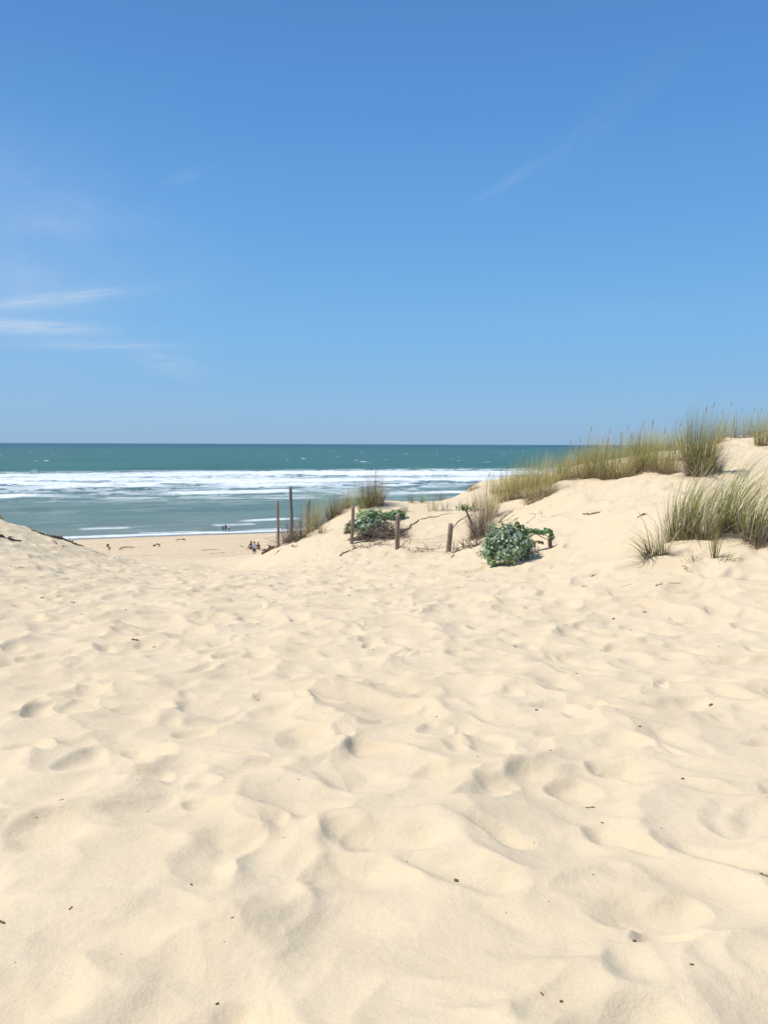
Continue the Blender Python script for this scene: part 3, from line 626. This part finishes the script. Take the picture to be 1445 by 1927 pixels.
# leafy green plant on a long dry stalk
g = hit(893, 1008, 23.2); m_ = g.y / F
t = empty('leafy_stalk_plant', g, 'bright green leaf rosette on a long bare stalk left of the grey dead clump', 'plant')
sm = MB(); top = Vector((-.28, .1, .84))
sm.tube([(0, 0, -.03), (-.06, .03, .28), (-.16, .06, .55), top], [.030, .024, .02, .014], 6, (.30, .20, .10)); sm.tube([(.05, 0, -.03), (0, .03, .25), (-.10, .06, .5), top + Vector((.05, 0, -.05))], [.02, .018, .016, .01], 6, (.25, .17, .09)); sm.build('stalk', M_BLADE, t)
mb = MB()
for k in range(90):
    a = rnd.uniform(0, 2 * math.pi); blade(mb, top + Vector((rnd.gauss(0, .10), rnd.gauss(0, .06), rnd.uniform(-.08, .04))), a, rnd.uniform(.3, 1.5), rnd.uniform(.14, .28), .032, rnd.uniform(.2, 1.1), (.1, 0), [(.16, .26, .06), (.20, .30, .09), (.12, .2, .05)], 4)
mb.build('leaf_rosette', M_LEAF, t)

# ------------------------------------------------------------------ posts and wire
def post(px, base, top, wid, lean, mat, label, Y, name='wooden_post'):
    g = hit(px, base, Y); m_ = g.y / F; h = (base - top) * m_; r = wid * m_ * .5
    mb = MB(); n = 12; rows = 11; vs = []; seed = rnd.random() * 9
    for i in range(rows + 1):
        t_ = i / rows; z_ = -.25 + (h + .25) * t_
        for k in range(n):
            th = 2 * math.pi * k / n; q = r * (1.05 - .10 * t_) * (1 + .05 * math.sin(3 * th + seed) + .04 * math.sin(7 * th + 5 * t_ + seed) + rnd.uniform(-.02, .02))
            if i == rows: q *= .88
            zz = z_ + (.02 * math.sin(th + seed) if i >= rows - 1 else 0)
            vs.append((q * math.cos(th) + lean * z_ + .012 * math.sin(4 * t_ + seed), q * math.sin(th), zz - (.008 if i == rows - 1 else 0)))
    vs.append((lean * h, 0, h + .006))
    mb.add(vs, [(i * n + k, i * n + (k + 1) % n, (i + 1) * n + (k + 1) % n, (i + 1) * n + k) for i in range(rows) for k in range(n)], [(len(vs) - 1, rows * n + k, rows * n + (k + 1) % n) for k in range(n)])
    o = mb.build(name, mat, None, g); tag(o, label, 'post', 'fence posts across the dune gap' if name == 'wooden_post' else None); return o, h
PG = {}
for key, a in dict(
        A=(523, 1028, 939, 5.0, .01, M_POST, 'leftmost tall brown fence post, beside the open gap', 26),
        B=(549, 1022, 914, 6.4, -.01, M_GREYPOST, 'tallest grey fence post, second from the left', 27),
        C=(580, 1014, 941, 7.0, .02, M_GREYPOST, 'grey fence post third from the left, beside the olive tuft', 29.6),
        F=(663, 1026, 953, 6.6, .01, M_POST, 'fence post rising out of the spreading grey green bush', 24.2),
        E=(747, 1033, 966, 8.6, .035, M_POST, 'brown fence post at the left end of the sagging wire netting', 22.5),
        D=(845, 1041, 987, 9.6, .03, M_POST, 'shortest fence post, at the right end of the sagging netting', 21)).items():
    PG[key] = post(*a)
# broken post stump by the bush
st_, _ = post(1036, 1042, 1021, 8, -.12, M_DRIFT, 'broken flaring wooden stump right of the large bush', 17.3, 'wooden_stump')
def sway(a, b, sag, n=12, j=.0):
    a = Vector(a); b = Vector(b)
    return [a.lerp(b, i / n) + Vector((rnd.gauss(0, j), rnd.gauss(0, j), -sag * 4 * (i / n) * (1 - i / n) + rnd.gauss(0, j))) for i in range(n + 1)]
pe = PG['E'][0].location; pd = PG['D'][0].location
t = empty('wire_netting', pe, 'sagging rusty wire netting between the two right hand posts', 'wire fence')
rows = []
for k, (ha, hb, sag) in enumerate(((.42, .52, .16), (.28, .30, .06), (.10, .12, .05), (.01, .02, .03))):
    a = Vector((.03, -.06, ha)); b = pd - pe + Vector((-.03, -.06, hb)); pts = sway(a, b, sag, 16, .008); rows.append(pts)
    mb = MB(); mb.tube(pts, .003, 5, (1, 1, 1)); mb.build('horizontal_wire', M_WIRE, t)
mb = MB()
for i in range(1, 16):
    mb.tube([rows[k][i] + Vector((rnd.gauss(0, .01), .02 * math.sin(i), 0)) for k in range(4)], .0022, 4)
mb.build('mesh_wires', M_WIRE, t)
t2 = MB(); pf = PG['F'][0].location
pts = sway(Vector((0, -.05, .55)), pe - pf + Vector((0, -.05, .40)), .28, 14, .01); t2.tube(pts, .004, 5)
tag(t2.build('fence_wire', M_WIRE, None, pf), 'loose strand of wire hanging between the bush post and the netting', 'wire')

# ------------------------------------------------------------------ driftwood, sticks, roots
def stick(p0, p1, r0, label, name='driftwood_stick', bend=.05, forks=0, cat='driftwood', group=None, lift=.0, mat=None, Y0=None, Y1=None):
    fr = 195 < p0[0] < 470 and p0[1] < 1045
    a = hit(p0[0], p0[1], Y0, fr); b = hit(p1[0], p1[1], Y1, fr); m_ = a.y / F; r = r0 * m_
    mb = MB(); n = 9; pts = []; rads = []
    for i in range(n + 1):
        t_ = i / n; p = a.lerp(b, t_) + Vector((rnd.gauss(0, bend * m_ * 6), rnd.gauss(0, bend * m_ * 6), 0))
        p.z = max(hz(p.x, p.y) + r * .35, p.z * 0 + a.z + (b.z - a.z) * t_ - .12) + rnd.gauss(0, r * .3) + lift * math.sin(t_ * 3.14)
        pts.append(p - a); rads.append(r * (1 - .55 * t_) * rnd.uniform(.8, 1.2))
    mb.tube(pts, rads, 7)
    for k in range(forks):
        i = rnd.randrange(2, n - 1); d = Vector((rnd.uniform(-1, 1), rnd.uniform(-.6, .6), rnd.uniform(.0, .35))) * r * rnd.uniform(3, 7)
        mb.tube([pts[i], pts[i] + d * .5 + Vector((0, 0, r)), pts[i] + d], [r * .6, r * .45, r * .15], 5)
    return tag(mb.build(name, mat or M_DRIFT, None, a), label, cat, group)
stick((-6, 1013), (40, 1019), 3.2, 'dark driftwood log at the left edge on the left dune', 'driftwood_log', .05, 2)
stick((60, 998), (110, 1013), 1.8, 'thin dark root along the upper part of the left dune edge', 'exposed_root', .2, 5, 'root', Y0=21.9, Y1=22.5)
stick((92, 1007), (160, 1033), 2.8, 'thick dark root trailing down the left dune edge to the gap', 'exposed_root', .15, 8, 'root', lift=.05, Y0=22.2, Y1=23)
stick((130, 1024), (165, 1034), 1.6, 'knotty root end where the left dune edge meets the gap', 'exposed_root', .3, 5, 'root', Y0=23.2, Y1=23.7)
stick((174, 1037), (196, 1045), .8, 'twisted twig lying just right of the left dune root', 'twig', .4, 3, 'twig')
stick((200, 1048), (205, 1038), .7, 'small upright twig in the gap right of the twisted twig', 'twig', .2, 2, 'twig', lift=.1)
stick((218, 1051), (240, 1053), 1.2, 'low heap of dark weed at the left end of the gap', 'seaweed', .4, 5, 'seaweed')
stick((105, 1026), (107, 1022), 1.3, 'small brown tuft of weed on the left dune slope', 'seaweed', .3, 3, 'seaweed')
stick((116, 1028), (127, 1030), 1.0, 'thin brown twig right of the small weed tuft', 'twig', .3, 1, 'twig')
stick((202, 1028), (206, 1036), 1.5, 'upright driftwood stump on the beach, leftmost of the beach driftwood', 'driftwood_log', .1, 3, lift=.5)
stick((223, 1035), (253, 1031), 1.0, 'long forked driftwood branch lying on the beach', 'driftwood_log', .2, 4, lift=.25)
stick((292, 1028), (302, 1029), 1.2, 'short dark driftwood lump alone on the beach', 'driftwood_log', .3, 3, lift=.4)
stick((330, 1018), (350, 1018), .9, 'slim driftwood near the waterline with one raised stub', 'driftwood_log', .3, 4, lift=.3)
stick((382, 1036), (412, 1034), .5, 'line of brown wrack on the beach left of the seated people', 'seaweed', .3, 4, 'seaweed')
stick((396, 1043), (440, 1039), .5, 'longer line of brown wrack nearest the seated people', 'seaweed', .3, 5, 'seaweed')
stick((452, 1027), (461, 1031), 1.0, 'pale stick on the beach left of the seated people', 'driftwood_stick', .1, 1, mat=M_GREYPOST)
stick((495, 1043), (524, 1029), 3.0, 'thick fallen branch leaning from the gap to the leftmost post', 'fallen_branch', .05, 4, 'branch', lift=.05)
stick((500, 1038), (512, 1030), 1.0, 'bundle of thin twigs beside the thick fallen branch', 'twig', .5, 9, 'twig', lift=.1)
stick((521, 1040), (527, 1034), .8, 'twig stub at the foot of the leftmost post', 'twig', .3, 3, 'twig')
stick((549, 1029), (556, 1031), 1.0, 'twig stub at the foot of the tallest grey post', 'twig', .3, 3, 'twig')
stick((556, 1022), (578, 1008), 2.0, 'brown branch running up between the tallest post and the third', 'fallen_branch', .1, 5, 'branch')
stick((640, 1046), (672, 1030), 1.8, 'olive brown stem trailing from under the spreading bush', 'fallen_branch', .2, 5, 'branch')
stick((752, 1031), (775, 1016), 1.0, 'straight stick propped at the foot of the netting post', 'driftwood_stick', .02, 0, lift=.08)
stick((846, 1000), (892, 968), 1.3, 'thin branch slanting up from the shortest post to the dead clump', 'fallen_branch', .2, 2, 'branch', lift=.12)
stick((756, 1000), (790, 978), 2.0, 'exposed root slanting up right of the netting post', 'exposed_root', .3, 5, 'root')
stick((790, 978), (850, 966), 1.0, 'long thin root along the top of the sand bank', 'exposed_root', .2, 4, 'root')
stick((846, 1052), (866, 1036), .9, 'dry twig on the sand right of the shortest post', 'twig', .3, 5, 'twig')
stick((905, 1010), (962, 962), 1.4, 'dark root running up the bank right of the dead clump', 'exposed_root', .3, 9, 'root', lift=.03)
for (a, b) in (((960, 985), (975, 975)), ((985, 988), (1004, 972)), ((1000, 966), (1040, 968)), ((940, 985), (970, 970)), ((952, 992), (966, 984))):
    stick(a, b, .6, 'short bare root poking from the eroded bank above the large bush', 'exposed_root', .4, 4, 'root', 'bare roots in the eroded bank')
stick((1099, 969), (1132, 967), 1.5, 'thin crust of dark weed on the dune flank above the large bush', 'seaweed', .5, 5, 'seaweed')
stick((1200, 978), (1216, 972), 1.5, 'small dark weed patch alone on the upper dune flank', 'seaweed', .5, 3, 'seaweed')
stick((1112, 1082), (1122, 1079), .9, 'small weed bit low on the dune flank', 'seaweed', .5, 2, 'seaweed')
stick((1284, 1066), (1300, 1080), .7, 'bent dry stem in front of the trailing dry blades', 'twig', .4, 2, 'twig')
stick((1232, 1105), (1245, 1102), .8, 'dry twig cluster on the sand below the low arching tuft', 'twig', .6, 5, 'twig')
stick((20, 1068), (27, 1069), 1.1, 'left of two small weed bits low on the left dune', 'seaweed', .3, 2, 'seaweed')
stick((35, 1072), (46, 1071), 1.0, 'right of two small weed bits low on the left dune', 'seaweed', .3, 2, 'seaweed')
# twiggy dead scrub among the posts
def scrub(px, py, wpx, hpx, n, label, Y=None):
    g = hit(px, py, Y); m_ = g.y / F; mb = MB()
    for k in range(n):
        x = rnd.uniform(-.5, .5) * wpx * m_; y = rnd.uniform(-.2, .3); zz = hz(g.x + x, g.y + y) - g.z; p = Vector((x, y, zz)); pts = [p.copy()]
        d = Vector((rnd.uniform(-1, 1), rnd.uniform(-.6, .6), rnd.uniform(.1, 1.2)))
        for i in range(4):
            d = (d + Vector((rnd.gauss(0, .5), rnd.gauss(0, .4), rnd.gauss(-.1, .4)))).normalized(); p = p + d * hpx * m_ * rnd.uniform(.2, .4); p.z = max(p.z, zz - .01); pts.append(p.copy())
        c = rnd.choice(PAL['dead']); mb.tube(pts, [.008, .007, .006, .005, .003], 4, c, False)
    return tag(mb.build('dead_scrub', M_BLADE, None, g), label, 'scrub')
scrub(548, 1022, 40, 36, 90, 'tangled dead scrub around the foot of the tallest grey post', 26.6)
scrub(718, 1018, 60, 34, 260, 'tangle of dead brown twigs right of the spreading bush', 24.4)
scrub(745, 998, 30, 26, 90, 'dead twigs on the bank just behind the netting post', 24.6)
scrub(806, 1034, 90, 12, 36, 'loose dead stems on the sand along the wire netting', 22)
scrub(880, 1040, 60, 22, 80, 'loose dead stems between the shortest post and the large bush', 20.5)
scrub(700, 1030, 70, 10, 60, 'litter of dead stems in front of the spreading bush', 23.4)
scrub(1002, 1052, 26, 12, 50, 'brown dry leaves and stems between the large bush and stump', 17)
scrub(590, 1016, 30, 14, 60, 'low dead stems at the foot of the third post from the left', 29)
# small litter in the open sand
def chip(px, py, w_, h_, label, kind='bark_chip', ang=0, group=None, dark=True):
    g = hit(px, py); g.z = hz(g.x, g.y); m_ = (g - Vector((0, 0, EYE))).length / F
    mb = MB(); L_ = w_ * m_; r = h_ * m_ * .42; c, s_ = math.cos(ang), math.sin(ang); pts = []
    for i in range(7):
        t_ = i / 6 - .5; x = L_ * t_ * c; y = L_ * t_ * s_; pts.append(Vector((x, y, hz(g.x + x, g.y + y) - g.z + r * .5 + r * .4 * math.sin(i * 1.7))))
    mb.tube(pts, [r * q for q in (.45, .95, 1.1, .8, 1.05, .8, .3)], 7)
    return tag(mb.build(kind, M_STRAW if kind == 'straw_stem' or kind == 'litter_speck' and rnd.random() < .5 else M_BARK, None, g), label, 'plant litter', group)
chip(255, 1208, 13, 3.6, 'curved dark bark piece on open sand, the largest at left')
chip(291, 1213, 6, 2.4, 'small sliver just right of the curved dark bark piece', 'bark_chip', .6)
chip(133, 1137, 12, 3.4, 'dark oval bark piece on the sand far left', ang=.2)
chip(85, 1127, 16, 3.0, 'brown weed scrap left of the dark oval bark piece', 'seaweed_scrap', .3)
chip(138, 1131, 8, 2, 'thin weed scrap behind the dark oval bark piece', 'seaweed_scrap')
chip(513, 1146, 9, 4.4, 'dark seed pod alone in the middle distance of the path', 'seed_pod', -.6)
chip(783, 1142, 6, 2.6, 'small twig bit on the sand below the wire netting', 'twig_bit', .9)
chip(858, 1657, 7, 7, 'round dark pellet in the near sand, right of centre', 'round_pellet')
chip(1110, 1500, 17, 3.2, 'short dark twig in the near sand at right', 'twig_bit', -.1)
chip(1133, 1540, 5, 2.6, 'little crumb below the short dark twig', 'bark_chip', -.5)
chip(1438, 1652, 16, 4, 'two tone twig at the right edge in the near sand', 'twig_bit', -.7)
chip(5, 1741, 12, 4.4, 'dark twig end at the left edge in the near sand', 'twig_bit', -.4)
chip(117, 1523, 8, 3.2, 'small dark twig in the near sand at left', 'twig_bit')
chip(134, 1721, 7, 2.6, 'slanted brown crumb right of the left edge twig', 'twig_bit', .9)
chip(361, 1675, 5, 3.6, 'brown crumb in the near sand left of centre', 'bark_chip', -.8)
chip(409, 1886, 6, 3.6, 'small brown crumb near the bottom edge left of centre', 'bark_chip', .7)
chip(534, 1579, 6, 2.0, 'thin curled stalk bit in the near sand left of centre', 'twig_bit', -1.2)
chip(1193, 1784, 6, 5.4, 'dark seed in the near sand at lower right', 'seed_pod')
chip(1300, 1842, 7, 3.6, 'dark flake at lower right, nearest the bottom corner', 'bark_chip')
chip(1055, 1909, 6, 4.4, 'brown seed near the bottom edge right of centre', 'seed_pod', .3)
chip(1019, 1896, 6, 3.2, 'slim crumb left of the brown seed near the bottom edge', 'bark_chip', -.9)
chip(1337, 1323, 6, 5.2, 'dark seed in the middle sand at far right', 'seed_pod')
chip(1009, 1343, 6, 3.4, 'dark crumb in the middle sand right of centre', 'bark_chip')
chip(1203, 1381, 5, 3.4, 'crumb in the middle sand right of the dark crumb', 'bark_chip', .4)
chip(1284, 1464, 5, 4.0, 'crumb in the sand above the short dark twig', 'bark_chip')
chip(1213, 1149, 6, 2.8, 'dark crumb below the low arching grass tuft', 'bark_chip', -.4)
chip(1154, 1160, 5, 3.0, 'dark crumb left of the one below the arching tuft', 'bark_chip')
for _ in range(48):
    x = rnd.uniform(20, 1430); y = 1110 + 800 * rnd.random() ** 1.6
    chip(x, y, rnd.uniform(2.0, 5.0), rnd.uniform(1.0, 2.2), 'tiny faint brown speck of plant litter on the open sand', 'litter_speck', rnd.uniform(-1.5, 1.5), 'tiny specks scattered on the open sand')

for i, (px, py, w_, a_) in enumerate(((1180, 1098, 22, .2), (1395, 1092, 16, -.5), (1150, 1120, 12, .8), (640, 1068, 14, .3), (905, 1092, 14, -.2), (1268, 1098, 26, .1))):
    chip(px, py, w_, 1.1, ('long pale straw left of the twig cluster under the arching tuft', 'pale straw at far right below the windswept clumps', 'short pale straw on the dune foot at right', 'pale straw on the sand below the spreading bush', 'pale straw on the sand below the large bush', 'longest pale straw, right of the twig cluster under the arching tuft')[i], 'straw_stem', a_)
# ------------------------------------------------------------------ people
def skin(name, verts, edges, mat, parent=None, loc=None, sub=2):
    me = bpy.data.meshes.new(name); me.from_pydata([v[:3] for v in verts], edges, [])
    o = link(name, me); sk = o.modifiers.new('s', 'SKIN')
    for i, v_ in enumerate(verts):
        r = v_[3]; me.skin_vertices[0].data[i].radius = r if isinstance(r, tuple) else (r, r)
    me.skin_vertices[0].data[0].use_root = True
    ss = o.modifiers.new('b', 'SUBSURF'); ss.levels = ss.render_levels = sub
    dg = bpy.context.evaluated_depsgraph_get(); new = bpy.data.meshes.new_from_object(o.evaluated_get(dg)); new.name = name
    bpy.data.objects.remove(o, do_unlink=True)
    new.materials.clear(); new.materials.append(mat); new.polygons.foreach_set('use_smooth', np.ones(len(new.polygons), bool))
    return link(name, new, parent, loc)
M_SKIN = plain_noise('skin', (.42, .26, .18), .6, .08)
M_HAIR = plain_noise('brown_hair', (.09, .055, .03), .7)
CL = {}
def cloth(c):
    if c not in CL: CL[c] = plain_noise('cloth', c, .85, .12)
    return CL[c]
def person(g, rot, scale, pose, shirt, bottoms, label, arm=(.25, .0), hairlen=.1, long_legs=False):
    root = empty('person', g, label, 'person'); root.rotation_euler.z = rot; root.scale = (scale,) * 3
    if pose == 'sit':
        hip = .12; hipL = [(-.10, 0, hip), (-.16, .38, .36), (-.14, .66, .05), (-.14, .82, .05)]; lean = .10
    elif pose == 'walk':
        hip = .88; hipL = None; lean = .03
    else:
        hip = .88; hipL = None; lean = -.02
    T = hip
    torso = [(0, 0, T, .13), (0, lean * .3, T + .18, .115), (0, lean * .7, T + .38, .13), (0, lean, T + .50, .075), (0, lean + .01, T + .58, .05), (0, lean + .03, T + .68, .088), (0, lean + .02, T + .76, .085)]
    V_ = list(torso); E_ = [(i, i + 1) for i in range(6)]
    sleeves = []; hands = []
    for s_ in (-1, 1):
        b = len(V_)
        if pose == 'sit': el_ = (s_ * .26, lean + .16, T + .24); wr = (s_ * .17, lean + .38, T + .22)
        else: el_ = (s_ * .25, lean + .03 + arm[0] * .1 * s_, T + .20); wr = (s_ * .27, lean + arm[0] * s_ + .1, T + .0 + arm[1])
        sh = (s_ * .17, lean, T + .46)
        V_ += [sh + (.055,), el_ + (.042,), wr + (.028,)]
        E_ += [(2, b), (b, b + 1), (b + 1, b + 2)]
        d = (Vector(wr) - Vector(el_)).normalized(); pm = Vector(wr) + d * .07; V_.append(tuple(pm) + (.030,)); E_.append((b + 2, b + 3))
        sleeves.append((sh, el_, b)); hands.append((wr, tuple(pm), d, s_))
    for s_ in (-1, 1):
        b = len(V_)
        if pose == 'sit': js = [(s_ * .12, .06, hip, .10), (s_ * .15, .40, .40, .062), (s_ * .14, .62, .10, .045), (s_ * .14, .78, .045, .036)]
        elif pose == 'walk': js = [(s_ * .09, 0, T - .04, .10), (s_ * .11, .14 * s_ + .04, T - .44, .062), (s_ * .11, .30 * s_ - .04, .10 + .03 * (s_ < 0), .040), (s_ * .12, .30 * s_ + .12, .04, .034)]
        else: js = [(s_ * .09, 0, T - .04, .10), (s_ * .13, .03, T - .44, .062), (s_ * .15, 0, .08, .040), (s_ * .16, .14, .035, .034)]
        V_ += js; E_ += [(0, b), (b, b + 1), (b + 1, b + 2), (b + 2, b + 3)]
        if s_ < 0: legs = [js]
        else: legs.append(js)
    # fingers rooted in the palm
    for k, (wr, pm, d, s_) in enumerate(hands):
        src = [i for i, v_ in enumerate(V_) if tuple(v_[:3]) == pm][0]
        pv = d.cross(Vector((0, 1, 0) if abs(d.y) < .8 else (0, 0, 1))).normalized()
        for q in range(5):
            o_ = (q - 1.5) * .016; ln = (.055, .065, .07, .062, .05)[q]
            base = Vector(pm) + pv * o_ + d * .02
            if q == 4: base = Vector(pm) - pv * .035 - d * .02
            tip = base + d * ln + (-pv * .03 if q == 4 else Vector((0, .012, 0)))
            b = len(V_); V_ += [tuple(base) + (.010,), tuple(tip) + (.008,)]; E_ += [(src, b), (b, b + 1)]
    skin('body', V_, E_, M_SKIN, root)
    sv_ = [(x, y, z_, r * 1.17) for (x, y, z_, r) in torso[:3]]; se = [(0, 1), (1, 2)]
    sv_.append((0, lean, T + .49, .085)); se.append((2, 3))
    for (sh, el_, _b) in sleeves:
        b = len(sv_); md = tuple((Vector(sh) * .45 + Vector(el_) * .55)); sv_ += [sh + (.075,), md + (.062,)]; se += [(2, b), (b, b + 1)]
    skin('shirt', sv_, se, cloth(shirt), root)
    bv = [(0, 0, T + .02, .15)]; be = []
    for js in legs:
        b = len(bv); kn = tuple(Vector(js[0][:3]) * .15 + Vector(js[1][:3]) * .85); bv += [js[0][:3] + (.118,), kn + (.085,)]; be += [(0, b), (b, b + 1)]
    skin('shorts', bv, be, cloth(bottoms), root)
    hd = Vector((0, lean + .0, T + .74)); mb = MB(); vs = []; nn, mm = 14, 8
    for i in range(mm + 1):
        ph = math.pi * .62 * i / mm
        for k in range(nn):
            th = 2 * math.pi * k / nn; fr = max(0, math.sin(th)); q = ph * (1 - .38 * fr)
            dz = -hairlen * (1 - fr) * (i / mm) ** 3
            vs.append(hd + Vector((math.cos(th) * math.sin(q) * .108, math.sin(th) * math.sin(q) * .115, math.cos(q) * .125 + dz)))
    mb.add(vs, [(i * nn + k, i * nn + (k + 1) % nn, (i + 1) * nn + (k + 1) % nn, (i + 1) * nn + k) for i in range(mm) for k in range(nn)], cols=(.1, .06, .04))
    mb.build('hair', M_HAIR, root)
    fm = MB(); hc = hd + Vector((0, .095, -.05))
    for (dx, dz, r_, cc) in ((-.032, .02, .011, (.03, .02, .02)), (.032, .02, .011, (.03, .02, .02)), (0, -.005, .015, (.40, .24, .17)), (0, -.045, .012, (.3, .1, .09))):
        p = hc + Vector((dx, .006, dz)); fm.tube([p + Vector((0, -.02, 0)), p, p + Vector((0, r_, 0))], [r_, r_, r_ * .4], 6, cc)
    fm.build('face', M_BLADE, root)
    return root
# on the beach
person(hit(479, 1047, far=True), R(10), 1.1, 'walk', (.50, .56, .66), (.06, .065, .09), 'person in pale blue top walking on the beach in front of two seated people', arm=(.18, .0), hairlen=.05)
person(hit(474, 1034, far=True), R(150), 1.30, 'sit', (.06, .055, .05), (.05, .05, .07), 'person in black seated on the sand with long brown hair, left of the walker', hairlen=.22)
person(hit(486, 1034, far=True), R(200), 1.12, 'sit', (.16, .07, .05), (.07, .05, .05), 'person in dark red brown seated on the sand, right of the walker', hairlen=.1)
for (px, py, sc, pose, sh_, bo, lb, rz) in ((420, 1002, .94, 'stand', (.05, .05, .06), (.04, .04, .06), 'person in dark clothes wading at the water edge, leftmost of the three', 2.6),
                                        (425, 1001, 1.06, 'walk', (.035, .04, .06), (.035, .035, .05), 'tallest person in dark clothes at the water edge, middle of the three', 3.4),
                                        (431.5, 1001.5, .96, 'stand', (.72, .72, .72), (.10, .09, .10), 'person in white top standing in the shallows, rightmost of the three', 3.0)):
    d = ray(px, py); k = (SEA - .25 - EYE) / d.z; p = Vector((0, 0, EYE)) + d * k; p.z = max(hz(p.x, p.y), SEA - .35)
    person(p, rz, sc, pose, sh_, bo, lb, hairlen=.08)
